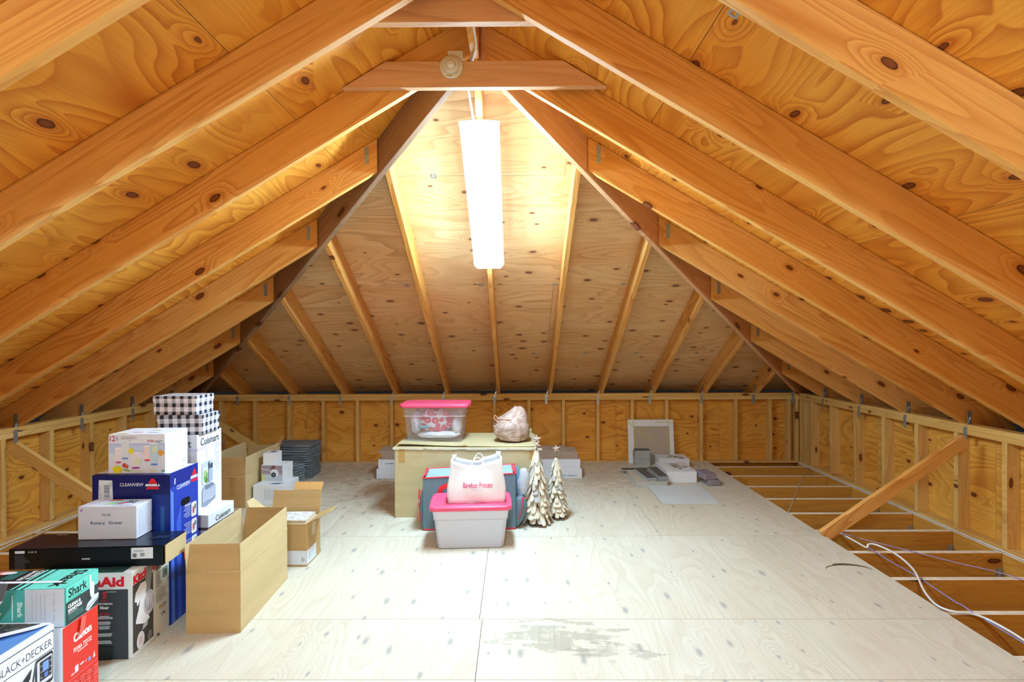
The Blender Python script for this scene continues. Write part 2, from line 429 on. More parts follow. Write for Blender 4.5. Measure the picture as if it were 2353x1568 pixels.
# --- knee walls
HP = .7982
def wall(name, M, length, s_list, corner=()):
    """local x along the wall, local y = outward, z up; origin at deck level on the stud face line"""
    w = struct(link(name, None, M))
    # sheathing behind the studs
    xs = [0, 1.22, 2.44, 3.66, 4.88, 6.1, 7.32, 8.54, 9.8]
    polys = []
    xs = [-.1] + [q for q in xs if 0 < q < length] + [length+.1]
    for a, b in zip(xs, xs[1:]): polys.append([(a+g, -.30), (b-g, -.30), (b-g, HP-.01), (a+g, HP-.01)])
    MS = M @ Matrix.Translation((0, .089, 0)) @ Matrix.Rotation(R(90), 4, 'X')
    panels('sheathing', polys, MS, M_PLYW, M_DECKEDGE, .012, w, [hash(name) % 7 + i*2.7 for i in range(len(polys))])
    for z in (HP-.076, HP-.038):
        o = board('top_plate', M @ Vector((0, .0445, z)), M @ Vector((length, .0445, z)), (0, 0, 1), .0375, .089, M_STUD, w)
    board('bottom_plate', M @ Vector((0, .0445, -.02)), M @ Vector((length, .0445, -.02)), (0, 0, 1), .03, .089, M_STUD, w)
    for s in s_list:
        board('stud', M @ Vector((s, .0445, .01)), M @ Vector((s, .0445, HP-.0765)), M.to_3x3() @ Vector((0, 1, 0)), .089, .038, M_STUD, w, z0=-.0445)
    return w
hash = lambda s: sum(ord(c) for c in s)
S16 = .4016
MB_ = TR(XL, YD, 0)
wall_back = wall('wall_back', MB_, XR-XL, [XC+.356+S16*k-XL for k in range(-9, 8) if .03 < XC+.356+S16*k-XL < XR-XL-.03] + [XR-XL-.02, XR-XL-.11])
# right wall: local x runs towards the camera (from the back corner)
MRt = Matrix(((0, 1, 0, XR), (-1, 0, 0, YD), (0, 0, 1, 0), (0, 0, 0, 1)))
wall_right = wall('wall_right', MRt, YD-YBACK, [YD-(3.61+.396*k) for k in range(5, -16, -1) if 3.61+.396*k > YBACK+.05] + [.03, .12, .25])
MLt = Matrix(((0, -1, 0, XL), (1, 0, 0, YBACK), (0, 0, 1, 0), (0, 0, 0, 1)))
wall_left = wall('wall_left', MLt, YD-YBACK, [3.815+.402*k-YBACK for k in range(-15, 6) if 3.815+.402*k > YBACK+.05])
# the closed gable behind the camera
gb = BM(); gb.prism([(XL-.3, -.3), (XR+.3, -.3), (XR+.3, zr(XR+.3)), (XRIDGE, ZRIDGE), (XL-.3, zl(XL-.3))], YBACK-.05, YBACK, axis='Y')
struct(gb.build('wall_front', M_PLYW))

# --- rafters
TH = .038; D8 = .1767
def strap(M, parent, h=.17, w=.032, z0=0):
    b = BM(); b.box(-w/2, -.0035, -h*.55, w/2, 0, 0, bev=.0008)
    t = bmesh.new()
    a = [t.verts.new(p) for p in ((-w/2, -.002, 0), (w/2, -.002, 0), (w*.1+w/2, .016, h*.5), (w*.9, .018, h*.5), )]
    t.faces.new(a); b.add(t)
    b.box(w*.55, .0, h*.12, w*.55+.003, .03, h*.75)
    for k in range(4): b.cyl((-w/2+w*(.3+.4*(k % 2)), -.0042, -h*(.08+.12*k)), .0028, .0028, .002, 8, 1, axis='Y')
    return b.build('hurricane_tie', [M_GALV, M_DGALV], M, parent)
def hanger(M, parent):
    b = BM(); b.box(-.014, -.003, -.055, .014, 0, .055, bev=.0008)
    for k in range(4): b.cyl((.004*(-1)**k, -.0038, -.04+.026*k), .003, .003, .002, 8, 1, axis='Y')
    return b.build('framing_angle', [M_GALV, M_DGALV], M, parent)
def side_rafter(sgn, yc, xtop, label, group, mat=M_RAFTER, tie=True, ang=False):
    m = ML if sgn < 0 else MR
    z = (lambda x: zl(x)-VD) if sgn < 0 else (lambda x: zr(x)-VD)
    xe = (XL if sgn < 0 else XR) + sgn*.30
    o = board('rafter', (xtop, yc, z(xtop)), (xe, yc, z(xe)), (0, 0, 1), D8-.002, TH, mat, cut0=-m, cut1=0, wav=1)
    tag(o, label, 'rafter', group)
    if tie:
        x = (XL+.0 if sgn < 0 else XR-.0)
        if sgn > 0: M = Matrix(((0, 1, 0, x-.001), (-1, 0, 0, yc-.03), (0, 0, 1, HP-.03), (0, 0, 0, 1)))
        else: M = Matrix(((0, -1, 0, x+.001), (1, 0, 0, yc-.045), (0, 0, 1, HP-.03), (0, 0, 0, 1)))
        strap(M, o)
    if ang:
        x = xtop + sgn*.065
        hanger(TR(x, yc-TH/2, z(x)+.135+.0), o)
    return o
GL, GR, GB = 'rafters of the left roof slope', 'rafters of the right roof slope', 'jack rafters of the far roof slope'
for i, (yl, yr) in enumerate(((2.690, 2.746), (2.057, 2.143), (1.4605, 1.511))):
    w = ('third', 'second', 'first')[i]
    side_rafter(-1, yl+.019, XC-.02, 'left slope rafter, %s from the camera, %s' % (w, ('nailed behind the complete collar tie', 'ending at the cut-off upper collar tie', 'cutting the top left corner')[i]), GL, tie=False)
    side_rafter(1, yr+.019, XC+.02, 'right slope rafter, %s from the camera, %s' % (w, ('running down from the complete collar tie', 'running down from the cut-off upper tie', 'crossing the top right corner')[i]), GR, tie=False)
ords = ['longest', 'second longest', 'middle', 'second shortest', 'shortest']
for k in range(5):
    yl = YA + .6187 + .6024*k + .019
    side_rafter(-1, yl, XC-(yl-YA)-.022, '%s of five short rafters between left hip rafter and left wall' % ords[k], GL, tie=k > 0, ang=True)
    yr = yl
    side_rafter(1, yr, XC+(yr-YA)+.022, '%s of five short rafters between right hip rafter and right wall' % ords[k], GR, tie=k > 0, ang=True)
# far slope jacks
for k in range(-5, 6):
    x = XC + .6024*k
    y0 = YA + abs(k)*.6024 + (.035 if k else .03)
    ye = YD + .30
    zz = lambda y: zh(y) - VDH
    o = board('jack_rafter', (x, y0, zz(y0)), (x, ye, zz(ye)), (0, 0, 1), D8-.002, TH, M_RAFTER, cut0=-MH, cut1=0, wav=1)
    if k == 0: lab = 'centre rafter of the far slope, carrying the lit fluorescent fixture'
    else: lab = 'far slope rafter, %s to the %s of the centre one' % (['', 'first', 'second', 'third', 'fourth', 'fifth and shortest'][abs(k)], 'left' if k < 0 else 'right')
    tag(o, lab, 'rafter', GB)
    strap(TR(x-.045, YD-.001, HP-.03, 0), o)
# hips
def hip(sgn):
    xe = XL if sgn < 0 else XR
    zt = ZH - VD - .032; zb = HP - .032
    p0 = Vector((XC, YA, zt)); p1 = Vector((xe, YD, zb + .0)); d = p1-p0
    p1b = p1 + d*.07; p0b = p0 + d*.006
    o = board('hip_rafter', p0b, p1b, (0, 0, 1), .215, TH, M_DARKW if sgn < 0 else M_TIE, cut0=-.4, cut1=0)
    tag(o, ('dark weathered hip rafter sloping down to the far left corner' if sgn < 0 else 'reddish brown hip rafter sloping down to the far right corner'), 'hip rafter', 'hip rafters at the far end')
    x = xe - sgn*.0
    strap(TR(xe-.07 if sgn > 0 else xe+.05, YD-.002, HP-.02), o, .2)
hip(-1); hip(1)
tag(board('ridge_board', (XC, YBACK+.02, 2.872), (XC, YA+.02, 2.872), (0, 0, 1), .2, .042, M_RAFTER), 'ridge board along the peak, seen between the two collar ties', 'ridge board')
def collar(y, xb0, xb1, z0, z1, mat, label):
    xl1 = XC - (ZL-.006-z1)/ML; xr1 = XC + (ZR-.006-z1)/MR
    xl0 = XC - (ZL-.006-z0)/ML; xr0 = XC + (ZR-.006-z0)/MR
    xl0 = max(xl0, xb0); xr0 = min(xr0, xb1)
    b = BM(); L = [(xl0-XC, 0), (xr0-XC, 0), (xr1-XC, z1-z0), (xl1-XC, z1-z0)]
    b.prism(L, -.019, .019, axis='Y', bev=.002)
    return tag(b.build('collar_tie', mat, TR(XC, y, z0)), label, 'collar tie')
collar(2.690-.0205, -9, 9, 2.690, 2.820, M_TIE, 'complete collar tie across the peak with the smoke detector mounted on it')
collar(2.143+.0385+.0195, -9, 9, 2.735, 2.875, M_TIE, 'nearer collar tie cut off by the top edge of the view')

# --- joists beside the deck
GJ = 'floor joists beside the plywood deck'
jy = [2.801 + .4017*k for k in range(-3, 9)]
for i, y in enumerate(jy):
    n = len(jy)-1-i
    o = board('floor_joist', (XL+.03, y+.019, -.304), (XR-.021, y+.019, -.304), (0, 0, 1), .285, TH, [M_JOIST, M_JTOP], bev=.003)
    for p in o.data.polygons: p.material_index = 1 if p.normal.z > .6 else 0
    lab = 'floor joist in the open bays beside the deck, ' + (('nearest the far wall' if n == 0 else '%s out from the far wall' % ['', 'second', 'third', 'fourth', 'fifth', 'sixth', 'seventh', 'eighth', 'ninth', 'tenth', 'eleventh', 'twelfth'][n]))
    tag(o, lab, 'joist', GJ)
    if 2.5 < y < 5.3:
        b = BM(); b.box(-.018, -.004, -.09, .018, 0, .045, bev=.001); b.box(-.018, -.03, -.09, -.014, 0, .04)
        for k in range(3): b.cyl((.005, -.005, -.06+.04*k), .004, .004, .003, 8, 1, axis='Y')
        b.build('joist_hanger', [M_GALV, M_DGALV], TR(XR-.041, y-.0005, -.165), o)
for sgn, x, lab in ((1, XR-.0, 'rim joist along the right wall carrying the joist hangers'), (-1, XL+.01, 'rim joist along the foot of the left wall')):
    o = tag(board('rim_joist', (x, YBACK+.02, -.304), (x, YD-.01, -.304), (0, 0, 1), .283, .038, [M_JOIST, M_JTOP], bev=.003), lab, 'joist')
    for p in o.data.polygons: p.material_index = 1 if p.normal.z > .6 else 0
# --- diagonal braces (2x4)
def brace(p0, p1, label, mat=M_STUD):
    o = board('diagonal_brace', p0, p1, (0, 0, 1), .089, TH, mat, bev=.002); return tag(o, label, 'brace')
brace((2.245, 3.865, -.04), (3.270, 3.865, .655), 'diagonal brace from deck edge up to a stud of the right wall', M_RAFTER)
brace((-3.668, 3.84, .625), (-2.66, 3.84, -.02), 'diagonal brace from the left wall down behind the stacked boxes')
brace((-3.668, 5.98, .645), (-2.66, 5.98, -.02), 'far diagonal brace at the back left corner behind the gingham boxes')

# --- light fixture on the centre rafter
def lens_material(strength):
    N = NT('lit_acrylic_lens'); e = N.n('ShaderNodeEmission'); e.inputs[0].default_value = (.54, .81, 1, 1); e.inputs[1].default_value = strength
    N.t.links.new(e.outputs[0], N.out.inputs[0]); return N.m
M_WHITE_METAL = plain('white_enamel', (.80, .81, .82), .4, .4)
M_CAP = plain('white_end_cap', (.86, .88, .92), .35, .4)
_n = M_CAP.node_tree; _tr = _n.nodes.new('ShaderNodeBsdfTranslucent'); _mx = _n.nodes.new('ShaderNodeMixShader'); _tr.inputs[0].default_value = (.9, .94, 1, 1)
_o = [q for q in _n.nodes if q.type == 'OUTPUT_MATERIAL'][0]; _p = [q for q in _n.nodes if q.type == 'BSDF_PRINCIPLED'][0]
_mx.inputs[0].default_value = .88; _n.links.new(_p.outputs[0], _mx.inputs[1]); _n.links.new(_tr.outputs[0], _mx.inputs[2]); _n.links.new(_mx.outputs[0], _o.inputs[0])
def fixture(M, L, strength, label, group=None):
    """local x along the tube, local z up into the rafter"""
    t = thing('light_fixture', label, 'ceiling light', M, group)
    b = BM(); b.box(0, -.055, -.022, L, .055, 0, bev=.003); b.build('housing', M_WHITE_METAL, M, t)
    prof = [(-.113, -.026), (-.108, -.046), (-.085, -.078), (.085, -.078), (.108, -.046), (.113, -.026), (.06, -.021), (-.06, -.021)]
    b = BM(); b.prism(prof, .012, L-.012, axis='X'); o = b.build('lens', [lens_material(strength), lens_material(strength*.65), lens_material(strength*.06)], M, t)
    for p in o.data.polygons: p.material_index = 0 if (p.normal.z < -.5 or abs(p.normal.x) > .9) else (1 if p.normal.z < .3 else 2)
    pc = [(y*1.03, z*1.04 + .002) for y, z in prof]
    for x0, x1 in ((-.004, .012), (L-.012, L+.004)):
        b = BM(); b.prism(pc, x0, x1, axis='X', bev=.001); b.build('end_cap', M_CAP, M, t)
    return t
y0, y1 = 3.03, 4.11
zj = lambda y: zh(y)-VDH-.003
Mx = frame((XC, y0, zj(y0)), (XC, y1, zj(y1)), (0, 0, 1))
fixture(Mx, (Vector((0, y1, zj(y1)))-Vector((0, y0, zj(y0)))).length, FIX_STRENGTH, 'lit white fluorescent wraparound fixture on the centre rafter of the far slope')
fixture(TR(XC-.0, -1.5, 2.84, R(90)), 1.25, REAR_STRENGTH, 'second lit wraparound fixture under the ridge behind the camera')
# --- smoke detector
M_IV = plain('ivory_plastic', (.74, .70, .58), .45, .4)
MD = TR(-.312, 2.6495, 2.787)
t = thing('smoke_detector', 'round ivory smoke detector on a square junction box fixed to the collar tie', 'smoke detector', MD)
def disc(prof, n=40):
    rings = [[(r*math.cos(2*math.pi*k/n), y, r*math.sin(2*math.pi*k/n)) for k in range(n)] for r, y in prof]; return rings
b = BM(); b.loft(disc([(.058, 0), (.0585, -.008), (.055, -.014), (.044, -.017)])); b.build('base', M_IV, MD, t)
b = BM(); b.loft(disc([(.040, -.016), (.037, -.030), (.033, -.033)])); b.build('cover', M_IV, MD, t)
b = BM(); b.loft(disc([(.024, -.0325), (.019, -.046), (.012, -.052), (.003, -.053)])); b.build('sensor_dome', M_IV, MD, t)
b = BM(); b.box(-.018, -.006, .028, .056, .022, .082, bev=.003); b.build('junction_box', M_IV, MD, t)
b = BM()
for k in range(5): b.box(-.022+.006*k, -.0178, -.052, -.019+.006*k, -.0172, -.045)
for k in range(3): b.box(.022+.005*k, -.0178, -.044+.006*k, .025+.005*k, -.0172, -.038+.006*k)
b.build('lettering', ink('#8a8676'), MD, t)
# --- cables
M_CABW = plain('white_cable', (.80, .79, .76), .4, .4); M_CABG = plain('grey_cable', (.60, .56, .48), .5)
M_CABB = plain('lavender_cable', (.30, .32, .72), .4); M_CABV = plain('violet_cable', (.42, .34, .66), .4)
def cable(pts, r, mat, label, name='cable', flat=1, grp=None):
    o = Vector(pts[0]); b = BM(); b.tube([Vector(p)-o for p in pts], r, 8, 0, 6, None, flat)
    return tag(b.build(name, mat, TR(*o)), label, 'cable', grp)
cable([(XC+.020, .2, 2.863), (XC+.018, 1.8, 2.863), (XC+.016, 2.4, 2.863), (XC+.014, 2.60, 2.862), (XC-.022, 2.735, 2.845), (XC-.050, 2.82, 2.79), (XC-.045, 2.88, 2.76), (XC-.03, 3.04, 2.67)], .0065, M_CABW, 'white cable running along the ridge board to the fluorescent fixture')

# ------------------------------------------------------------------ cartons, printing
M_KRAFT = cardboard('kraft_board', (.56, .37, .16)); M_KRAFTL = cardboard('light_kraft_board', (.66, .50, .27)); M_KRAFTO = cardboard('orange_kraft_board', (.58, .32, .11))
M_BUFF = cardboard('buff_board', (.56, .47, .27)); M_TAPE = plain('brown_tape', (.50, .30, .10), .3, .4)
M_WHITE = plain('white_board', (.80, .82, .86), .5, .3, 0, .015); M_CLEART = plain('clear_tape', (.60, .44, .22), .25, .5)
class Face:
    """flat printing on one face of a box; u to the right, v up, in metres"""
    def __init__(s, M, w, h): s.M, s.w, s.h, s.mats, s.b, s.t, s.k = M, w, h, [], bmesh.new(), bmesh.new(), 0
    def mi(s, col):
        m = ink(col) if isinstance(col, str) else col
        if m not in s.mats: s.mats.append(m)
        return s.mats.index(m)
    xf = (1, 0, 1, 0)
    def poly(s, pts, col, txt=False):
        a_, b_, c_, d_ = s.xf; pts = [(p[0]*a_+b_, p[1]*c_+d_) for p in pts]
        s.k += 1; z = .0004 + .00012*s.k; b = s.t if txt else s.b
        f = b.faces.new([b.verts.new((p[0], p[1], z)) for p in pts]); f.material_index = s.mi(col)
        f.normal_update()
        if f.normal.z < 0: f.normal_flip()
    def rect(s, u0, v0, u1, v1, col): s.poly([(u0, v0), (u1, v0), (u1, v1), (u0, v1)], col)
    def rr(s, u0, v0, u1, v1, r, col):
        s.poly([(p[0], p[1]) for p in rrect(u1-u0, v1-v0, r, 0, 4, (u0+u1)/2, (v0+v1)/2)], col)
    def ell(s, u, v, ru, rv, col, n=24, a0=0, a1=360, rot=0):
        P = []
        for k in range(n):
            a = R(a0 + (a1-a0)*k/(n if a1-a0 >= 360 else n-1)); x, y = ru*math.cos(a), rv*math.sin(a); c, q = math.cos(R(rot)), math.sin(R(rot))
            P.append((u+c*x-q*y, v+q*x+c*y))
        s.poly(P, col)
    def lines(s, u0, v0, u1, v1, n, col, duty=.5, align='L', seed=1):
        rn = random.Random(seed); dv = (v1-v0)/n
        for i in range(n):
            L = (u1-u0)*rn.uniform(.55, 1); a = u0 if align == 'L' else (u1-L if align == 'R' else (u0+u1-L)/2)
            s.rect(a, v0+dv*i, a+L, v0+dv*(i+duty), col)
    def bars(s, u0, v0, u1, v1, n, col='#333340', seed=3, horiz=False):
        rn = random.Random(seed); d = (u1-u0)/n if not horiz else (v1-v0)/n
        for i in range(n):
            w = d*rn.uniform(.25, .8)
            if horiz: s.rect(u0, v0+d*i, u1, v0+d*i+w, col)
            else: s.rect(u0+d*i, v0, u0+d*i+w, v1, col)
    def text(s, st, u, v, w, h, col, bold=0, rot=0, shear=0):
        """fits the string into the box w x h with its lower left corner at u, v (before rotation)"""
        cu = bpy.data.curves.new('lettering', 'FONT'); cu.body = st; cu.size = 1; cu.offset = bold; cu.shear = shear; cu.resolution_u = 3; cu.fill_mode = 'FRONT'
        to = bpy.data.objects.new('lettering', cu); COL.objects.link(to)
        me = bpy.data.meshes.new_from_object(to.evaluated_get(bpy.context.evaluated_depsgraph_get()))
        bpy.data.objects.remove(to); bpy.data.curves.remove(cu)
        if not me.vertices: return
        xs = [q.co.x for q in me.vertices]; ys = [q.co.y for q in me.vertices]
        x0, x1, y0, y1 = min(xs), max(xs), min(ys), max(ys)
        s.k += 1; z = .0005 + .00012*s.k; c, q = math.cos(R(rot)), math.sin(R(rot)); mi = s.mi(col); V = []
        for p in me.vertices:
            a = (p.co.x-x0)/(x1-x0)*w; b = (p.co.y-y0)/(y1-y0)*h
            V.append(s.t.verts.new((u+c*a-q*b, v+q*a+c*b, z)))
        for p in me.polygons:
            f = s.t.faces.new([V[i] for i in p.vertices]); f.material_index = mi; f.normal_update()
            if f.normal.z < 0: f.normal_flip()
        bpy.data.meshes.remove(me)
    def done(s, parent, art='printed_artwork'):
        mats = s.mats
        if len(s.b.faces): bm_obj2(art, s.b, mats, s.M, parent)
        if len(s.t.faces): bm_obj2('lettering', s.t, mats, s.M, parent)
def faces(M, w, d, h, off=.0006):
    """face frames of a box whose local origin is the front-bottom centre, y going back"""
    def F(o, ux, uy):
        ux, uy = Vector(ux), Vector(uy); m = Matrix((ux, uy, ux.cross(uy))).transposed().to_4x4(); m.translation = Vector(o) + ux.cross(uy)*off; return M @ m
    return {'F': F((-w/2, 0, 0), (1, 0, 0), (0, 0, 1)), 'R': F((w/2, 0, 0), (0, 1, 0), (0, 0, 1)),
            'U': F((-w/2, 0, h), (1, 0, 0), (0, 1, 0)), 'L': F((-w/2, d, 0), (0, -1, 0), (0, 0, 1))}
def carton(name, label, cat, x, y, yaw, w, d, h, zb, mat, group=None, seam='U', tape=None, mat_in=None):
    """closed carton: bevelled body with lid flaps meeting at a seam"""
    M = TR(x, y, zb, R(yaw)); t = thing(name, label, cat, M, group)
    b = BM(); b.box(-w/2, 0, 0, w/2, d, h-.002, bev=.0018)
    b.build('body', mat, M, t)
    b = BM(); e = .0012
    b.box(-w/2+e, e, h-.0022, w/2-e, d/2-.0008, h, bev=.0006); b.box(-w/2+e, d/2+.0008, h-.0022, w/2-e, d-e, h, bev=.0006)
    b.build('lid_flaps', mat, M, t)
    if tape:
        b = BM(); b.box(-w/2-.0006, d/2-.024, h-.0002, w/2+.0006, d/2+.024, h+.0004)
        b.box(w/2, d/2-.024, h-.05, w/2+.0006, d/2+.024, h+.0004); b.build('tape', tape, M, t)
    return t, M, faces(M, w, d, h)
def open_carton(label, x, y, yaw, w, d, h, flaps, mat, mat_f=None, mat_in=None, zb=0, name='cardboard_box', cat='cardboard box', th=.004, bottom=True):
    """flaps: side -> (length, outward tilt in degrees, taper)"""
    M = TR(x, y, zb, R(yaw)); t = thing(name, label, cat, M)
    b = BM()
    b.box(-w/2, 0, 0, w/2, th, h, 1, bev=.0008); b.box(-w/2, d-th, 0, w/2, d, h, 1, bev=.0008)
    b.box(-w/2, th, 0, -w/2+th, d-th, h, bev=.0008); b.box(w/2-th, th, 0, w/2, d-th, h, bev=.0008)
    b.box(-w/2+th, th, 0, w/2-th, d-th, .006)
    b.build('body', [mat, mat_f or mat], M, t)
    for s, (L, tilt, tap) in flaps.items():
        if s[0] in 'FB': W = w; F = Matrix.Translation((0, 0 if s[0] == 'F' else d, h)) @ Matrix.Rotation(0 if s[0] == 'F' else math.pi, 4, 'Z')
        else: W = d; F = Matrix.Translation((w/2 if s[0] == 'R' else -w/2, d/2, h)) @ Matrix.Rotation(R(90 if s[0] == 'R' else -90), 4, 'Z')
        F = F @ Matrix.Rotation(R(tilt), 4, 'X')
        b = BM(); t0 = tap[0]; t1 = tap[1]; q = .002
        b.prism([(-W/2+q, .001), (W/2-q, .001), (W/2-q-t1, L), (-W/2+q+t0, L)], 0, .0032, axis='Y', bev=.0007)
        b.build('flap', (mat_f or mat) if s[0] in 'FB' else mat, M @ F, t)
        b = BM(); b.tube([(-W/2+q, .0005, 0), (W/2-q, .0005, 0)], .0026, 6, 0, 0); b.build('crease', mat_in or M_KRAFTL, M @ F, t)
    return t, M

# near long kraft box
t, M = open_carton('long open kraft cardboard box nearest the camera, flaps standing up, empty', -1.483, 2.590, 2.3, .262, .594, .301,
    {'F': (.135, -4, (.012, .010)), 'R': (.135, 0, (.0, .01)), 'L': (.132, 3, (.01, .0)), 'B': (.13, 2, (.0, .02))}, M_KRAFTL, M_KRAFT)  # sides in paler board than front and back: fixture light painted into the colour
# medium kraft box with the tiles
t, M = open_carton('open kraft box holding small tile sheets, white label band round its foot', -1.490, 3.358, -1, .33, .225, .270,
    {'F': (.05, -118, (.01, .035)), 'R': (.155, 64, (.03, .06)), 'B': (.145, 12, (0, 0))}, M_KRAFT, M_KRAFT)
F = faces(M, .33, .225, .272)
for k, (u0, u1) in (('F', (.0, .33)), ('R', (0, .15))):
    f = Face(F[k], 0, 0); f.rect(u0, .012, u1, .10, '#dfe6f2')
    if k == 'F': f.lines(.295, .03, .32, .06, 4, '#8a92a8')
    else: f.lines(.03, .035, .06, .08, 5, '#aab2c4')
    f.done(t, 'label_band')
f = Face(F['R'], 0, 0); f.rr(.075, .165, .145, .25, .02, M_CLEART); f.done(t, 'tape_patch')
Mb = M @ TR(0, .225, .272, math.pi) @ Matrix.Rotation(R(12), 4, 'X') @ TR(0, 0, .145) @ Matrix.Rotation(R(32), 4, 'X')
b = BM(); b.prism([(-.163, 0), (.03, 0), (.03, .06), (-.163, .06)], 0, .003, axis='Y', bev=.0006); b.build('flap', M_KRAFTO, Mb, t)
Ml = M @ TR(-.165, .11, .272, R(-90)) @ Matrix.Rotation(R(40), 4, 'X')
b = BM(); b.prism([(-.11, 0), (.11, 0), (.03, .15), (-.05, .15)], 0, .003, axis='Y', bev=.0006); b.build('flap', M_KRAFTL, Ml, t)
# tiles inside
M_TILEC = plain('cream_tile_edge', (.62, .54, .38), .5, .4); M_TILEG = plain('taupe_tile', (.40, .34, .28), .55, .3, 0, .12, 60); M_TILEP = plain('pinkish_tile_edge', (.52, .42, .34), .6)
def mosaic():
    N = NT('white_mosaic'); tc = N.n('ShaderNodeTexCoord').outputs['Object']
    v = N.n('ShaderNodeTexVoronoi'); v.feature = 'DISTANCE_TO_EDGE'; N.set(v.inputs['Vector'], tc); v.inputs['Scale'].default_value = 48; v.inputs['Randomness'].default_value = .35
    e = N.ramp(v.outputs['Distance'], .02, .08); N.set(N.p.inputs['Base Color'], N.mix(e, (.42, .42, .42, 1), (.82, .83, .85, 1))); N.p.inputs['Roughness'].default_value = .3; return N.m
M_MOS = mosaic()
for i in range(6):
    top = i == 5
    Mt = M @ TR(.028+.004*math.sin(i*2.1), .018, .222+.0098*i, R(-1.5 if not top else 1.5), 0, R(0))
    b = BM(); w_, d_ = (.262, .18) if not top else (.25, .175); h_ = .009 if not top else .014
    b.box(-w_/2, 0, 0, w_/2, d_, h_, 0, bev=.0012)
    if top: b.box(-w_/2+.002, .002, h_, w_/2-.002, d_-.002, h_+.0015, 1)
    o = b.build('tile_sheet', [M_TILEC if top else M_TILEP, M_MOS], Mt)
    tag(o, 'white mosaic tile sheet on a cream backing, topmost in the open kraft box' if top else '%s thin tile below the mosaic sheet inside the open kraft box' % ['fifth', 'fourth', 'third', 'second', 'first'][i], 'tile', 'tiles inside the open kraft box')
Mprop = M @ TR(0.0, .12, .0)
b = BM(); b.box(-.10, -.09, .0065, .135, .075, .2215, bev=.003); tag(b.build('inner_carton', M_KRAFTO, Mprop), 'inner carton under the tiles in the open kraft box', 'box')
# tall open box at the back left
t, M = open_carton('deep open tan box with torn flaps, behind the tall white appliance box', -2.478, 4.53, .6, .33, .70, .266,
    {'F': (.165, -3, (.0, .004)), 'R': (.168, 1, (.0, .02)), 'L': (.17, 4, (0, .02)), 'B': (.14, -6, (.02, .02))}, M_KRAFTL, M_KRAFT)  # one cardboard in two tones, lit sides and shaded ends put into the colour
b = BM(); b.prism([(-.02, 0), (.05, 0), (.045, .10), (-.008, .12)], 0, .003, axis='Y'); b.build('flap', M_KRAFTO, M @ TR(.169, .64, .40, R(150)) @ Matrix.Rotation(R(35), 4, 'X'), t)
f = Face(faces(M, .335, .70, .273)['F'], 0, 0); f.rect(.20, .10, .24, .27, M_TAPE); f.done(t, 'tape_strip')
# white camera boxes
t, M, F = carton('white_box', 'low wide white box at the bottom of the little white stack', 'box', -2.156, 4.627, 0, .279, .30, .168, 0, M_WHITE, 'stack of white boxes')
f = Face(F['F'], 0, 0)
for i in range(9): f.rect(.10+.014*i, .04, .104+.014*i, .14-.006*(i % 3), '#b4bccb')
f.done(t)
f = Face(F['U'], 0, 0); f.poly([(.12, .04), (.21, .03), (.235, .075), (.15, .07)], '#4a6d92'); f.done(t)
f = Face(F['R'], 0, 0); f.text('S', .19, .09, .010, .016, '#8790a0'); f.text('n', .225, .075, .008, .010, '#8790a0'); f.done(t)
t, M, F = carton('camera_box', 'white box with a camera pictured on its front, middle of the white stack', 'box', -2.172, 4.728, -4.6, .203, .175, .152, .1685, M_WHITE, 'stack of white boxes')
f = Face(F['F'], 0, 0); f.rect(.006, .012, .196, .148, '#b9b0bd'); f.rect(.006, .075, .196, .148, '#a597a6')
f.rect(.006, .012, .035, .066, '#d3d98c'); f.rect(.035, .012, .196, .066, '#c6cfdd')
for u in (.03, .07, .135, .165): f.rect(u, .075, u+.002, .148, '#8d7f90')
f.poly([(.09, .118), (.13, .118), (.128, .148), (.098, .148)], '#7a5548')
f.poly([(.006, .112), (.06, .108), (.10, .085), (.102, .090), (.06, .114), (.006, .118)], '#e6e8ee')
f.ell(.125, .080, .038, .036, '#e8ecf2'); f.ell(.115, .066, .023, .022, '#3f4553'); f.ell(.115, .066, .010, .010, '#6b7383'); f.done(t)
f = Face(F['R'], 0, 0); f.ell(.09, .10, .003, .007, '#b9bfc9'); f.done(t)
t, M, F = carton('white_box', 'smallest white box with a grey disc on its lid, topmost of the white stack', 'box', -2.203, 4.745, 2.4, .116, .13, .101, .3212, M_WHITE, 'stack of white boxes')
f = Face(F['U'], 0, 0); f.ell(.065, .075, .026, .022, '#4a4e63'); f.ell(.065, .075, .010, .008, '#73778c'); f.done(t)
f = Face(F['F'], 0, 0); f.ell(.06, .05, .003, .004, '#9aa2b0'); f.done(t)

# --- mixer box
M_INKW = ink('#e9ebf2')
t, M, F = carton('mixer_box', 'white-banded charcoal stand mixer box under the black soundbar box', 'appliance box', -1.940, 2.371, 3.5, .42, .278, .391, 0, ink('#e6e6e4', .5))
f = Face(F['F'], 0, 0); f.rect(.0, .0, .402, .315, '#3b3f45'); f.text('KitchenAid', .06, .327, .325, .046, '#e01227', .045)
f.text('5', .292, .276, .018, .030, '#e0222b', .05); f.text('QUART', .284, .264, .032, .007, '#e0222b', .03); f.text('ARTISAN', .268, .247, .066, .010, '#f0f0f0', .03); f.text('Mixer', .280, .228, .04, .014, '#f0f0f0', .05)
f.text('325 Watts', .280, .203, .044, .008, '#e0222b', .03); f.text('K45SS', .31, .303, .04, .005, '#d8d8d8', .02)
for i, v in enumerate((.190, .165, .145, .112, .080)): f.lines(.262, v-.006, .336, v+.010, 3 if i != 3 else 4, '#dfe1e6', .6, 'C', i+2)
f.lines(.275, .016, .335, .034, 5, '#cfd2d8', .5, 'C', 9)
f.poly([(.215, .0), (.25, .0), (.235, .07), (.205, .085)], '#1e2024'); f.poly([(.200, .08), (.222, .09), (.242, .20), (.19, .20)], '#e8ecf0')
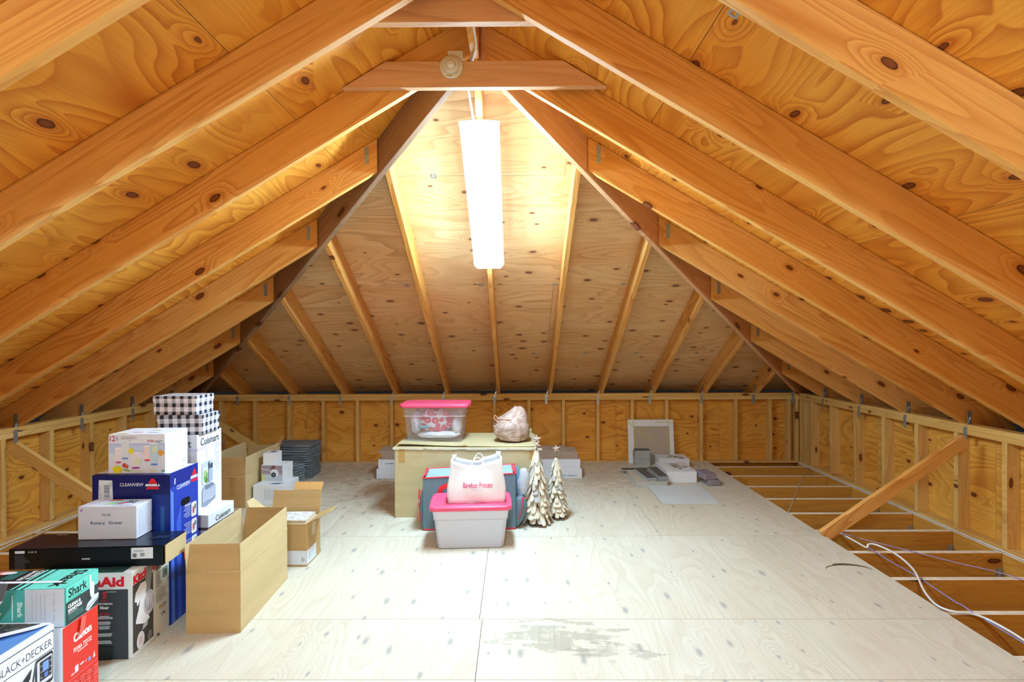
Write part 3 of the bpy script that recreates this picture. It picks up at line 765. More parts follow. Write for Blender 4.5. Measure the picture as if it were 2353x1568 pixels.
f.rr(.225, .215, .272, .275, .02, '#16181c'); f.rr(.24, .22, .278, .252, .012, '#1f2227'); f.poly([(.24, .0), (.33, .0), (.335, .06), (.245, .062)], '#2b2e33'); f.rect(.262, .012, .268, .052, '#17191c'); f.done(t)
f = Face(F['U'], 0, 0); f.rect(.0, .0, .38, .27, '#2f4a44'); f.text('Artisan mixer', .26, .12, .09, .03, '#dfe5e2', .02); f.done(t)
f = Face(F['R'], 0, 0); f.rect(.002, .02, .150, .327, '#4a4743'); f.rect(.15, .01, .277, .39, '#ddd8cb')
for v in (.06, .13, .20): f.rect(.002, v, .150, v+.002, '#2c2a28')
f.text('KitchenAid', .008, .325, .215, .044, '#e01227', .045, 4)
f.poly([(.07, .20), (.12, .215), (.145, .36), (.155, .38), (.10, .375)], '#8f8f8c')
f.poly([(.012, .248), (.02, .285), (.055, .315), (.09, .312), (.10, .285), (.095, .262), (.055, .245), (.04, .225), (.03, .222), (.028, .24)], '#ece8ea')
f.poly([(.055, .25), (.092, .262), (.11, .15), (.12, .125), (.085, .115), (.02, .145), (.022, .16), (.04, .20)], '#f0ecee')
f.ell(.118, .20, .042, .056, '#c9c3c6'); f.ell(.118, .205, .032, .044, '#a7a1a6')
for u in (.10, .112, .125, .137): f.ell(u, .21, .003, .035, '#e0dde0')
f.ell(.052, .055, .028, .040, '#eadfe2'); f.lines(.038, .04, .064, .075, 5, '#c68f98', .4, 'C'); f.ell(.118, .045, .018, .022, '#7e7c84'); f.poly([(.06, .095), (.1, .10), (.105, .12), (.07, .118)], '#b9b7bc')
f.ell(.20, .368, .024, .014, '#0a0a0a', rot=12); f.lines(.165, .325, .235, .352, 3, '#4c4a46', .5); f.rect(.225, .265, .262, .315, '#7d8475'); f.ell(.245, .29, .012, .014, '#4c5a3c')
f.lines(.165, .24, .215, .315, 8, '#8a877f', .35); f.lines(.165, .165, .26, .235, 9, '#9a968c', .35); f.poly([(.185, .135), (.196, .15), (.204, .14), (.193, .125)], '#c9a531')
f.lines(.21, .125, .25, .15, 4, '#5a5850', .4); f.text('17g', .205, .085, .03, .018, '#4a2a30', .03, 8); f.ell(.178, .012, .008, .006, '#2a1c1e'); f.done(t)

# --- tall blue vacuum box
t, M, F = carton('vacuum_box', 'tall navy blue vacuum cleaner box behind the mixer box', 'appliance box', -1.936, 2.662, 1.0, .388, .246, .758, 0, ink('#0b1a66', .35))
f = Face(F['F'], 0, 0); f.rect(.30, .0, .387, .66, '#16308a'); f.rect(.342, 0, .362, .60, '#2a5aa6')
f.text('CLEANVIEW', .140, .702, .118, .0165, '#dfe6f4', .012)
def bis(f, u, v, s):
    f.poly([(u+.034*s, v+.086*s), (u+.046*s, v+.086*s), (u+.068*s, v+.046*s), (u+.012*s, v+.046*s)], '#e2202f')
    f.poly([(u+.008*s, v+.018*s), (u+.072*s, v+.018*s), (u+.080*s, v), (u, v)], '#e2202f')
    f.text('BISSELL', (u-.004*s)*f.xf[0]+f.xf[1], (v+.023*s)*f.xf[2]+f.xf[3], .09*s*f.xf[0], .019*s*f.xf[2], '#f2f2f6', .06, 0, .2)
f.xf = (1, 0, .75, .1755); bis(f, .270, .682, .84); f.xf = (1, 0, 1, 0)
f.poly([(.03, .55), (.108, .55), (.103, .732), (.036, .735)], '#dde6ee'); f.bars(.062, .60, .09, .715, 16, '#7e8896', 3, True); f.lines(.04, .58, .05, .71, 12, '#a8b1bd', .4); f.text('7470', .093, .70, .008, .022, '#666d78', 0, 0)
f.rr(.012, .56, .045, .628, .01, '#c9b393'); f.done(t)
f = Face(F['U'], 0, 0); f.rect(0, .03, .387, .243, '#d6dcea'); f.rect(.0, .03, .11, .06, '#e8ebf2'); f.done(t)
f = Face(F['R'], 0, 0); f.rect(.0, 0, .243, .765, '#2140b4'); f.poly([(.01, 0), (.035, 0), (.028, .66), (.005, .68)], '#5f86e6'); f.poly([(.06, 0), (.09, 0), (.09, .58), (.05, .50)], '#3f63d6'); f.rect(.0, .69, .243, .764, '#122a8c')
f.text('CLEANVIEW', .055, .667, .115, .022, '#e4e9f6', .012, 0); bis(f, .176, .672, .80); f.poly([(.033, .70), (.043, .70), (.045, .73), (.036, .73)], '#c9d2ea')
f.rr(.088, .570, .168, .606, .017, '#04050a')
for v in (.485, .395, .305): f.rr(.178, v, .226, v+.078, .010, '#e8e2dc'); f.ell(.198, v+.035, .010, .02, '#b4685a'); f.ell(.213, v+.05, .008, .014, '#70805a')
for v in (.50, .41, .32): f.lines(.105, v, .168, v+.065, 7, '#b9c6ee', .4, 'R', int(v*50))
f.text('EASY EMPTY', .115, .570-.012, .055, .012, '#e4e9f6', .03); f.lines(.15, .15, .23, .27, 9, '#a9b8ea', .35, 'R', 5); f.poly([(.088, .372), (.102, .372), (.118, .32), (.116, .285), (.106, .285), (.104, .32)], '#ef5138')
f.poly([(.135, .06), (.20, .04), (.235, .08), (.237, .18), (.18, .19), (.13, .12)], '#0b0c14'); f.poly([(.165, .18), (.205, .17), (.21, .33), (.175, .335)], '#20222c'); f.poly([(.178, .30), (.215, .29), (.217, .335), (.18, .345)], '#e8523a'); f.poly([(.17, .155), (.205, .145), (.208, .18), (.172, .19)], '#d8432c')
f.ell(.186, .048, .016, .020, '#d8432c'); f.rect(.18, .22, .203, .30, '#8f97a8'); f.done(t)
# --- black flat box
t, M, F = carton('soundbar_box', 'long flat black box with small white lettering lying on the mixer box', 'box', -1.973, 2.428, 4.0, .675, .190, .0915, .3925, ink('#06070b', .3))
b = BM(); b.box(-.339, .003, .0922, .339, .189, .0931); b.build('lid', ink('#131b2e', .22), M, t)
f = Face(F['F'], 0, 0); f.text('SONOS', .318, .037, .036, .008, '#e8e8ec', .05); f.rect(.535, .035, .632, .086, '#e6e9f0'); f.bars(.575, .045, .595, .062, 9); f.bars(.543, .042, .560, .062, 8, '#555a66', 5, True); f.lines(.55, .070, .62, .076, 1, '#8a8f99')
f.rect(.03, .074, .072, .086, '#e8e8ee'); f.text('CE', .098, .076, .012, .007, '#e0e0e6', .02); f.ell(.120, .080, .005, .004, '#9a9da6'); f.ell(.091, .080, .003, .003, '#d0d0d6'); f.lines(.03, .006, .098, .070, 14, '#6b6f7a', .25, 'L', 4); f.done(t)
f = Face(faces(M, .683, .192, .0934)['U'], 0, 0); f.text('sonos sound', .085, .168, .05, .010, '#dcdde2', .03, 0, .3); f.poly([(.56, .09), (.64, .09), (.66, .125), (.59, .125)], '#1d2a45'); f.done(t)
b = BM(); b.prism([(0, .0), (.176, .0), (.176, .088), (.0, .088)], .0, .003, axis='X', bev=.0006); b.prism([(0, .088), (.09, .046), (.176, .088)], .003, .005, axis='X')
b.prism([(.0, .0), (.05, .02), (.09, .046), (.0, .088)], .003, .0045, axis='X'); b.build('end_flap', M_KRAFTL, M @ TR(.342, .008, .002), t)
# --- rotary grater box
t, M, F = carton('grater_box', 'small white box with dark lettering resting on the long black box', 'box', -1.951, 2.525, 2.3, .272, .118, .157, .4862, ink('#d9dcea', .5))
f = Face(F['F'], 0, 0); f.text('Rotary  Grater', .060, .068, .150, .019, '#3b4360', .004); f.bars(.112, .112, .155, .123, 12, '#9aa0b4'); f.ell(.018, .140, .0042, .0045, '#b23bc0'); f.rect(.0, .0, .115, .003, '#7a6048'); f.rect(.155, .0, .27, .003, '#7a6048'); f.done(t)
f = Face(F['U'], 0, 0); f.poly([(.09, .03), (.14, .03), (.19, .08), (.14, .085)], '#a9cf93'); f.poly([(.13, .045), (.16, .045), (.20, .10), (.17, .10)], '#8fc6cf'); f.poly([(.155, .035), (.175, .035), (.20, .07), (.18, .07)], '#d8505a'); f.poly([(.08, .09), (.15, .095), (.14, .11), (.09, .11)], '#e07a5c'); f.text('RG', .19, .05, .04, .04, '#4a4f58', .02); f.rect(.15, .015, .24, .024, '#c3cbd8'); f.done(t)
f = Face(F['R'], 0, 0)
for i in range(7): f.rect(.02+.011*i, .02, .0215+.011*i, .14, '#cdd2e0')
f.rect(.11, .03, .113, .05, '#7a8093'); f.rect(.11, .07, .113, .10, '#8a90a3'); f.done(t)
# --- glasses box
t, M, F = carton('glassware_box', 'white drinking glasses box with pictured tumblers and lemons on the navy box', 'box', -1.936, 2.705, 1.7, .284, .198, .197, .7590, ink('#e9eefb', .4))
f = Face(F['F'], 0, 0); f.rect(.001, .10, .285, .151, '#c9d6f3'); f.rect(.001, .001, .285, .10, '#dfe3f1'); f.rect(.001, .142, .285, .149, '#b8c8ee')
f.text('12', .008, .162, .026, .028, '#c4284f', .01); f.lines(.038, .166, .052, .188, 4, '#7f96c8', .45); f.lines(.064, .166, .15, .190, 3, '#a7a4b4', .35)
f.text('tritan', .196, .158, .034, .012, '#d0364e', .01); f.lines(.236, .155, .28, .168, 2, '#9aa3bc', .45)
def glass(u, v, w, h, c, base): f.poly([(u-w*.38, v), (u+w*.38, v), (u+w*.5, v+h), (u-w*.5, v+h)], c); f.ell(u, v+.003, w*.40, .005, base); f.ell(u, v+h, w*.5, .003, '#f4f6fb')
glass(.052, .052, .038, .075, '#ece6ef', '#d04b86'); glass(.086, .072, .042, .095, '#dfe8f2', '#7896dc'); glass(.196, .062, .036, .075, '#eedcdc', '#dc4a44'); glass(.232, .040, .048, .110, '#c4dbee', '#5b92dc'); glass(.140, .024, .052, .080, '#e9e2ee', '#b044a0')
f.ell(.116, .112, .013, .015, '#e8dc34'); f.ell(.266, .102, .015, .014, '#efa63c'); f.ell(.047, .019, .024, .019, '#ecdf2c'); f.ell(.082, .040, .010, .011, '#d6433e'); f.ell(.093, .034, .010, .010, '#dc5a48'); f.poly([(.08, .01), (.17, .004), (.18, .012), (.12, .02), (.08, .022)], '#d7dccb'); f.ell(.095, .014, .02, .004, '#9aae5a', rot=-12); f.ell(.228, .012, .02, .005, '#d8dfae'); f.ell(.278, .010, .01, .006, '#7fae9c')
f.ell(.150, .06, .014, .015, '#dfe8c0'); f.ell(.238, .12, .016, .018, '#d5e6cf'); f.done(t)
f = Face(F['U'], 0, 0); f.ell(.06, .02, .03, .010, '#eadf6a'); f.ell(.17, .12, .022, .010, '#efe49a'); f.ell(.11, .06, .03, .006, '#e7a4b4'); f.ell(.20, .05, .03, .008, '#d9e4f4'); f.done(t)
f = Face(F['R'], 0, 0); f.lines(.02, .04, .15, .17, 16, '#eeece6', .3); f.bars(.155, .02, .175, .045, 8, '#b5bac6'); f.done(t)
# --- white food processor boxes
t, M, F = carton('food_processor_box', 'wide white appliance box with a brown stripe, under the tall white one', 'appliance box', -1.885, 2.985, 1.2, .30, .283, .448, 0, M_WHITE, 'white food processor boxes')
f = Face(F['R'], 0, 0); f.rect(0, .362, .282, .378, '#5c4a52'); f.text('Cuisinart', .075, .388, .165, .034, '#3a3d44', .008, 0); f.text('ELEMENTAL', .12, .366, .085, .008, '#b9a9b0', .02); f.done(t)
f = Face(F['F'], 0, 0); f.rect(0, .362, .299, .378, '#5c4a52'); f.done(t)
t, M, F = carton('food_processor_box', 'tall narrow white appliance box showing a food processor, gingham boxes on top', 'appliance box', -1.932, 2.990, 2.8, .262, .272, .447, .449, M_WHITE, 'white food processor boxes')
f = Face(F['R'], 0, 0); f.rect(0, .357, .271, .372, '#d9cdea'); f.text('Cuisinart', .035, .380, .205, .043, '#3a3f4a', .008); f.xf = (1, 0, 1.12, .018)
f.poly([(.10, .22), (.152, .225), (.150, .325), (.095, .322)], '#e3e8f4'); f.poly([(.107, .225), (.146, .23), (.144, .318), (.102, .315)], '#f2f5fb')
f.rr(.045, .115, .165, .235, .02, '#c5cede'); f.rr(.055, .118, .115, .205, .012, '#dce8d6'); f.ell(.085, .155, .022, .030, '#7aa860'); f.ell(.075, .175, .015, .018, '#a3c884'); f.ell(.095, .135, .014, .016, '#5f8f4c'); f.poly([(.112, .12), (.128, .12), (.128, .23), (.112, .225)], '#3f4a63'); f.rr(.13, .185, .165, .215, .006, '#4d5870'); f.rr(.118, .12, .16, .19, .006, '#aab6cc')
f.poly([(.05, .108), (.16, .108), (.195, .088), (.195, .035), (.05, .028)], '#aeb7cb'); f.poly([(.07, .112), (.155, .112), (.185, .095), (.08, .085)], '#7c869c'); f.poly([(.042, .01), (.09, -.0), (.19, .02), (.195, .035), (.05, .028), (.042, .02)], '#8d97ad'); f.poly([(.045, .028), (.195, .035), (.197, .075), (.045, .095)], '#b4bccf'); f.text('Cuisinart', .115, .052, .05, .010, '#e6eaf2', .01)
f.lines(.19, .17, .255, .31, 11, '#d5dae4', .3); f.done(t)
f = Face(F['F'], 0, 0); f.rect(0, .357, .261, .372, '#d9cdea'); f.text('Cuisinart', .03, .380, .2, .043, '#3a3f4a', .008); f.rect(.03, .05, .22, .28, '#d5dbe8'); f.done(t)
# --- gingham boxes
def gingham():
    N = NT('black_white_gingham'); tc = N.n('ShaderNodeTexCoord').outputs['Object']; sp = N.n('ShaderNodeSeparateXYZ'); N.t.links.new(tc, sp.inputs[0])
    geo = N.n('ShaderNodeNewGeometry'); tf = N.n('ShaderNodeVectorTransform', vector_type='NORMAL', convert_from='WORLD', convert_to='OBJECT'); N.t.links.new(geo.outputs['True Normal'], tf.inputs[0]); sn = N.n('ShaderNodeSeparateXYZ'); N.t.links.new(tf.outputs[0], sn.inputs[0])
    def st(v, off): return N.math('GREATER_THAN', N.math('FRACT', N.math('ADD', N.math('DIVIDE', v, .0475), off)), .55)
    X, Y, Z = st(sp.outputs[0], .82), st(sp.outputs[1], .7), st(sp.outputs[2], .62)
    ax = N.math('GREATER_THAN', N.math('ABSOLUTE', sn.outputs[0]), .7); az = N.math('GREATER_THAN', N.math('ABSOLUTE', sn.outputs[2]), .7)
    def sel(m, a, b): return N.math('ADD', N.math('MULTIPLY', a, N.math('SUBTRACT', 1, m)), N.math('MULTIPLY', b, m))
    A = sel(ax, X, Y); B = sel(az, Z, Y)
    s = N.math('ADD', A, B)
    c = N.mix(N.math('GREATER_THAN', s, .5), (.84, .84, .88, 1), (.42, .42, .50, 1)); c = N.mix(N.math('GREATER_THAN', s, 1.5), c, (.012, .014, .02, 1))
    N.set(N.p.inputs['Base Color'], c); N.p.inputs['Roughness'].default_value = .5; return N.m
M_GING = gingham()
def gbox(label, x, y, yaw, w, d, h, z):
    M = TR(x, y, z, R(yaw)); t = thing('gift_box', label, 'gift box', M, 'gingham boxes')
    b = BM(); b.box(-w/2+.003, .003, 0, w/2-.003, d-.003, h-.004, bev=.001); b.build('body', M_GING, M, t)
    b = BM(); b.box(-w/2, 0, h-.034, w/2, d, h, bev=.0012); b.build('lid', M_GING, M, t)
gbox('black and white gingham box, lower of two on the tall white box', -1.909, 3.010, 3.4, .252, .202, .112, .8970)
gbox('black and white gingham box, topmost of the whole left pile', -1.950, 3.025, -2.5, .252, .175, .107, 1.0095)
# --- red printer box
t, M, F = carton('printer_box', 'upright red and white printer box under the teal steam mop box', 'appliance box', -1.923, 1.936, 4.1, .49, .183, .369, 0, ink('#dfe6ee', .4))
f = Face(F['R'], 0, 0); f.rect(0, 0, .183, .3685, '#e8382e'); f.text('Canon', .052, .285, .095, .034, '#fbeeee', .05); f.text('PIXMA TS3122', .052, .248, .095, .018, '#fbdedb', .03); f.rect(.072, .240, .125, .244, '#fbdedb')
f.rr(.058, .168, .076, .195, .002, '#f2dcea'); f.ell(.095, .186, .012, .004, '#f6d5d2'); f.text('f', .113, .175, .006, .014, '#f6d5e2', .02); f.rr(.127, .172, .141, .188, .003, '#8fa4e8'); f.poly([(.150, .172), (.166, .172), (.16, .198)], '#f6d0cd')
f.ell(.047, .172, .010, .004, '#f6b9b4')
for v in (.155, .13, .105, .08, .055, .03): f.rect(.008, v, .178, v+.0015, '#f3938d')
for i in range(5): f.lines(.012+.034*i, .05, .04+.034*i, .15, 9, '#f08a84', .25, 'L', i)
f.poly([(.07, .30), (.10, .315), (.11, .3685), (.085, .3685)], '#ee6a60'); f.done(t)
f = Face(F['F'], 0, 0); f.ell(.435, .325, .008, .008, '#20242e'); f.rect(.43, .30, .45, .303, '#7c8496'); f.done(t)
# --- steam mop box
t, M, F = carton('steam_mop_box', 'teal steam mop box lying flat on the red printer box', 'appliance box', -2.003, 1.942, 4.1, .65, .176, .142, .3705, ink('#5fb8ae', .4))
f = Face(F['F'], 0, 0); f.rect(.51, .001, .649, .143, '#ccd3de'); f.rect(.0, .001, .51, .143, '#4fb0a6')
f.text('So clean. So easy.', .608, .130, .11, .010, '#8fa6b4', 0, -90); f.lines(.53, .02, .595, .13, 1, '#ccd3de')
for u in (.535, .55, .565, .58): f.rect(u, .03, u+.002, .125, '#b3bcc9')
f.text('Shark', .484, .098, .058, .019, '#d9f0ee', .04, -90); f.rect(.465, .03, .470, .125, '#d3ecea'); f.rr(.36, .052, .43, .062, .004, '#d9e8ee'); f.rr(.375, .0545, .40, .0595, .002, '#5a6f86'); f.rect(.25, .055, .35, .058, '#c6e4e2'); f.done(t)
f = Face(F['U'], 0, 0); f.rect(.001, .001, .56, .175, '#1c2426'); f.rect(.50, .001, .649, .175, '#6fdccb'); f.poly([(.475, .001), (.492, .001), (.492, .175), (.475, .175)], '#6fdccb'); f.poly([(.455, .001), (.463, .001), (.463, .175), (.455, .175)], '#6fdccb')
f.text('Shark', .575, .165, .150, .050, '#11211f', .03, -90); f.text('STEAM MOP', .498, .165, .12, .012, '#6fdccb', .02, -90); f.text('CLEAN &', .437, .168, .08, .018, '#e4e9ea', .04, -90); f.text('SANITIZE', .412, .168, .088, .018, '#e4e9ea', .04, -90)
for i in range(4): f.rect(.385-.012*i, .09, .389-.012*i, .168, '#4fb7ab')
f.poly([(.27, .02), (.36, .025), (.40, .055), (.37, .075), (.28, .065)], '#d9e6ee'); f.poly([(.37, .055), (.60, .050), (.60, .064), (.38, .072)], '#eef1f5'); f.ell(.30, .15, .05, .018, '#c9625a'); f.ell(.33, .15, .03, .014, '#e8ddd8'); f.rect(.15, .10, .28, .17, '#8e93a6'); f.done(t)
f = Face(F['R'], 0, 0); f.rect(.004, .002, .174, .142, '#3b4446'); f.rect(.004, .085, .174, .143, '#6fdccb'); f.text('Shark', .016, .098, .095, .034, '#1a2a28', .02); f.rect(.012, .092, .115, .0935, '#1a2a28')
f.text('STEAM MOP', .012, .080, .07, .008, '#2f6f66', .03); f.text('CLEAN &', .013, .060, .065, .014, '#f2f4f4', .06); f.text('SANITIZE', .013, .044, .070, .013, '#f2f4f4', .06); f.rect(.013, .038, .06, .0405, '#e4e9ea')
for v in (.030, .023, .016): f.rect(.015, v, .09, v+.002, '#58b9ac')
f.poly([(.122, .138), (.132, .138), (.134, .11), (.150, .10), (.148, .04), (.138, .032), (.126, .06), (.122, .10)], '#e9edf2'); f.poly([(.10, .012), (.115, .002), (.172, .028), (.174, .048), (.15, .050), (.112, .032)], '#dfe4ec'); f.poly([(.102, .010), (.172, .030), (.172, .034), (.105, .016)], '#9aa3ae'); f.done(t)
# --- coffee maker box
bx, by = -1.650, 1.893
w_, d_, h_ = .30, .42, .42
M = TR(bx-w_/2, by-d_, 0, R(1.0)); t = thing('coffee_maker_box', 'white and blue coffee maker box with raised lid flap, at the lower left edge', 'appliance box', M)
b = BM(); b.box(-w_/2, 0, 0, w_/2, d_, h_, bev=.0018); b.build('body', ink('#eceff5', .35), M, t)
F = faces(M, w_, d_, h_)
f = Face(F['R'], 0, 0); f.xf = (.6, .168, 1, 0); f.rect(.006, .006, .412, .402, '#3d4a66'); f.rr(.009, .009, .409, .399, .010, '#eef0f6'); f.rect(.009, .335, .409, .338, '#3d4a66'); f.xf = (.6, .168, 1, .055)
f.text('BLACK+DECKER', .203, .351, .203, .026, '#46506a', -.004)
f.rr(.285, .17, .405, .278, .012, '#2c3038'); f.rr(.298, .182, .40, .268, .008, '#d9dde6'); f.poly([(.285, .272), (.30, .278), (.262, .16), (.25, .17)], '#555b66'); f.rr(.315, .195, .395, .262, .004, '#30353f'); f.rr(.335, .222, .375, .255, .003, '#7fa6ea'); f.rr(.345, .200, .370, .216, .003, '#5f86d8')
for v in (.205, .225, .245): f.rect(.319, v, .331, v+.003, '#c9cdd6'); f.rect(.380, v, .392, v+.003, '#c9cdd6')
f.poly([(.235, 0.01), (.40, .01), (.40, .13), (.26, .16), (.235, .15)], '#23262c'); f.poly([(.15, .01), (.235, .01), (.235, .21), (.16, .23)], '#3a3f47'); f.poly([(.28, .06), (.40, .09), (.40, .165), (.28, .155)], '#c9ced9'); f.poly([(.30, .01), (.32, .01), (.325, .08), (.31, .085)], '#e8ebf0'); f.poly([(.165, .19), (.25, .23), (.262, .262), (.17, .225)], '#2b2f36'); f.lines(.03, .20, .13, .26, 4, '#b6bccb', .3); f.done(t)
f = Face(F['U'], 0, 0); f.rect(.012, .012, w_-.012, d_-.012, '#5d8fd2'); f.rect(.03, .05, .2, .06, '#c4dcf6'); f.rect(.03, .12, .16, .125, '#c4dcf6'); f.done(t)
def beans():
    N = NT('coffee_bean_print'); tc = N.n('ShaderNodeTexCoord').outputs['Object']; v = N.n('ShaderNodeTexVoronoi'); N.set(v.inputs['Vector'], tc); v.inputs['Scale'].default_value = 75
    sp = N.n('ShaderNodeSeparateColor'); N.t.links.new(v.outputs['Color'], sp.inputs[0]); c = N.mix(sp.outputs[0], (.03, .035, .03, 1), (.16, .09, .06, 1)); c = N.mix(N.ramp(sp.outputs[1], .6, 1), c, (.10, .19, .16, 1)); N.set(N.p.inputs['Base Color'], N.mix(N.ramp(v.outputs['Distance'], .3, .7), c, (.015, .015, .02, 1))); return N.m
b = BM(); b.prism([(-.29, -.0), (.0, -.0), (-.02, -.045), (-.10, -.125), (-.29, -.14)], 0, .003, bev=.0006); Mf = M @ TR(w_/2-.006, d_-.004, h_+.003) @ Matrix.Rotation(R(-5), 4, 'X'); b.build('lid_flap', ink('#e6e9f0', .35), Mf, t)
b = BM(); b.prism([(-.29, -.010), (-.03, -.008), (-.05, -.035), (-.12, -.105), (-.29, -.118)], .0032, .0036); b.build('flap_artwork', beans(), Mf, t)
# grey and white card standing on the coffee maker box at the frame edge
Mg = TR(-1.835, 1.873, .4275); t = thing('folded_card', 'grey and white card standing behind the raised lid, cut by left frame edge', 'card', Mg)
b = BM(); b.prism([(-.10, .0), (-.055, .0), (.012, .083), (-.10, .083)], 0, .004, axis='Y', bev=.0005); b.build('white_panel', ink('#eef0f4'), Mg, t)
b = BM(); b.prism([(-.10, .0832), (.012, .0832), (.030, .146), (-.10, .146)], 0, .004, axis='Y', bev=.0005); b.build('grey_panel', ink('#64666b'), Mg, t)

# ------------------------------------------------------------------ dark slates and tiles
def slate_mat(name, a, bcol):
    N = NT(name); tc = N.n('ShaderNodeTexCoord').outputs['Object']; rnd = N.n('ShaderNodeObjectInfo').outputs['Random']
    cx = N.n('ShaderNodeCombineXYZ'); N.set(cx.inputs[0], N.math('MULTIPLY', rnd, 19)); P = N.vadd(tc, cx.outputs[0])
    n = N.noise(N.vmul(P, (6, 60, 40)), 1, 5, .7); q = N.noise(P, 9, 3)
    c = N.mix(N.ramp(n, .3, .7), c4(a), c4(bcol)); c = N.mix(N.ramp(q, .4, .7, 0, .4), c, c4(tuple(k*1.5 for k in bcol)))
    N.set(N.p.inputs['Base Color'], c); N.p.inputs['Roughness'].default_value = .6; N.bump(n, .8, .004); return N.m
M_SLATE = slate_mat('roof_slate', (.095, .115, .135), (.20, .235, .265))
def slate(name, w, d, h, rnd, mat):
    """thin rough slab, chipped edge, origin at the centre of its underside"""
    n = 9; out = []
    for (x0, y0, x1, y1) in ((-1, -1, 1, -1), (1, -1, 1, 1), (1, 1, -1, 1), (-1, 1, -1, -1)):
        for k in range(n):
            f = k/n; out.append(((x0+(x1-x0)*f)*w/2 + rnd.uniform(-.003, .003), (y0+(y1-y0)*f)*d/2 + rnd.uniform(-.003, .003)))
    b = BM(); e = .004
    b.loft([[(x*.985, y*.985, 0) for x, y in out], [(x, y, .003) for x, y in out], [(x*.995, y*.995, h-.003) for x, y in out], [(x*.97, y*.97, h) for x, y in out]], smooth=False)
    return b.build(name, mat)
ORD = ['topmost', 'second from top', 'third from top', 'fourth from top', 'fifth from top', 'sixth from top', 'seventh from top', 'eighth from top', 'ninth from top', 'tenth from top', 'eleventh from top', 'twelfth from top', 'thirteenth from top', 'fourteenth from top', 'fifteenth from top']
rn = random.Random(5)
base = slate('slate_slab', .43, .31, .020, rn, M_SLATE); first = [base]
def place(proto, used, M, label, cat, group):
    if not used: used.append(1); WM[proto] = M; proto.matrix_basis = M; o = proto
    else: o = copy_tree(proto, M)
    return tag(o, label, cat, group)
u = []; N_ = 14
for i in range(N_):
    big = i >= 8
    M = TR(-2.335 + (rn.uniform(-.006, .006)) - (0 if big else .0), 5.615 + rn.uniform(-.006, .006), .0005 + .0253*i, R(rn.uniform(-2, 2) + (-3 if big else 2)), R(rn.uniform(-.4, .4)))
    place(base, u, M, 'dark grey slate slab, %s in the taller stack' % ORD[N_-1-i], 'slate slab', 'slabs in the taller slate stack')
base2 = slate('slate_slab', .20, .26, .020, rn, M_SLATE); u = []; N_ = 8
for i in range(N_):
    M = TR(-2.255 + rn.uniform(-.006, .006), 5.235 + rn.uniform(-.006, .006), .0005 + .0263*i, R(-28 + rn.uniform(-3, 3)))
    place(base2, u, M, 'dark grey slate slab, %s in the lower slate stack beside the white boxes' % ORD[N_-1-i], 'slate slab', 'slabs in the lower slate stack')
# ---- white tile cartons with brown tiles behind the big box
M_TEDGE = plain('brown_tile_edge', (.42, .31, .24), .6, .3); M_TTOP = plain('beige_tile_top', (.44, .37, .30), .5, .35, 0, .08, 20); M_TDARK = plain('dark_tile_core', (.16, .11, .09), .7)
M_WCART = plain('blueish_white_board', (.72, .75, .82), .55, .3, 0, .03)
def tile(name, w, d, h, mt, me):
    b = BM(); b.box(-w/2, 0, 0, w/2, d, h*.82, 1, bev=.0008); b.box(-w/2+.0006, .0006, h*.82, w/2-.0006, d-.0006, h, 0, bev=.0006); return b.build(name, [mt, me])
def tile_cartons(x0, side, lab):
    w = .61
    for k, (dx, h, z) in enumerate(((.018*side, .1, 0), (0, .096, .1005))):
        t, M, F = carton('tile_carton', '%s white tile carton, %s' % (('lower', 'upper')[k], lab), 'carton', x0+w/2-dx, 5.475, 0, w, .31, h, z, M_WCART, 'white tile cartons')
        f = Face(F['F'], 0, 0)
        if side < 0 and k == 0: f.text('MADE IN CAMBODIA', w-.24, .022, .19, .013, '#5b6475', .01)
        if side > 0 and k == 1: f.text('MADE IN CAMBODIA', .26, .062, .19, .013, '#5b6475', .01, 180)
        if f.t.faces: f.done(t)
tile_cartons(-1.42, 1, 'behind the left end of the big tan box')
tile_cartons(.052, -1, 'behind the two bark trees')
M_T6 = tile('floor_tile', .59, .295, .0125, M_TTOP, M_TEDGE); u = []
for i in range(5):
    place(M_T6, u, TR(.34 + (i % 2)*.004, 5.478, .1972 + .0138*i), 'beige brown floor tile, %s on the cartons behind the bark trees' % ORD[5-i], 'tile', 'tiles on the right cartons')
place(M_T6, u, TR(.23, 5.49, .1972+.0138*5), 'beige brown floor tile, topmost on the cartons behind the bark trees', 'tile', 'tiles on the right cartons')
for i in range(6):
    place(M_T6, u, TR(-1.092 + (i % 2)*.004 - (.045 if i == 5 else 0), 5.478, .1972 + .0138*i), 'beige brown floor tile, %s on the cartons left of the big box' % ORD[5-i], 'tile', 'tiles on the left cartons')
# ---- big box with raised lid flaps
X0, Y0, W, D_, H = -.412, 4.270, 1.137, .63, .568
M = TR(X0, Y0, 0, R(-1.8)); t = thing('cardboard_box', 'largest tan cardboard box, worn, with a plastic bin and brown bag on its lid', 'cardboard box', M)
b = BM()
b.box(-W/2, 0, 0, W/2, D_, H-.012, bev=.004); b.build('body', M_BUFF, M, t)
bm = bmesh.new(); rnb = random.Random(3)
def lidsheet(x0, x1, y0, y1, z0, z1, nm, zf):
    b = BM(); n = 26; rings = []
    for i in range(n+1):
        f = i/n; x = x0+(x1-x0)*f; zz = zf(f); j = rnb.uniform(-.004, .004)
        rings.append([(x, y0+j, zz), (x, y1, zz*.3+z1*.7 if z1 else zz), (x, y1, (zz*.3+z1*.7 if z1 else zz)+.0045), (x, y0+j, zz+.0045)])
    b.loft(rings, smooth=False); return b.build(nm, M_BUFF, M, t)
lidsheet(-W/2-.012, W/2+.006, -.006, D_-.005, H-.011, None, 'lid_flaps', lambda f: H-.011 + .0012*math.sin(f*9))
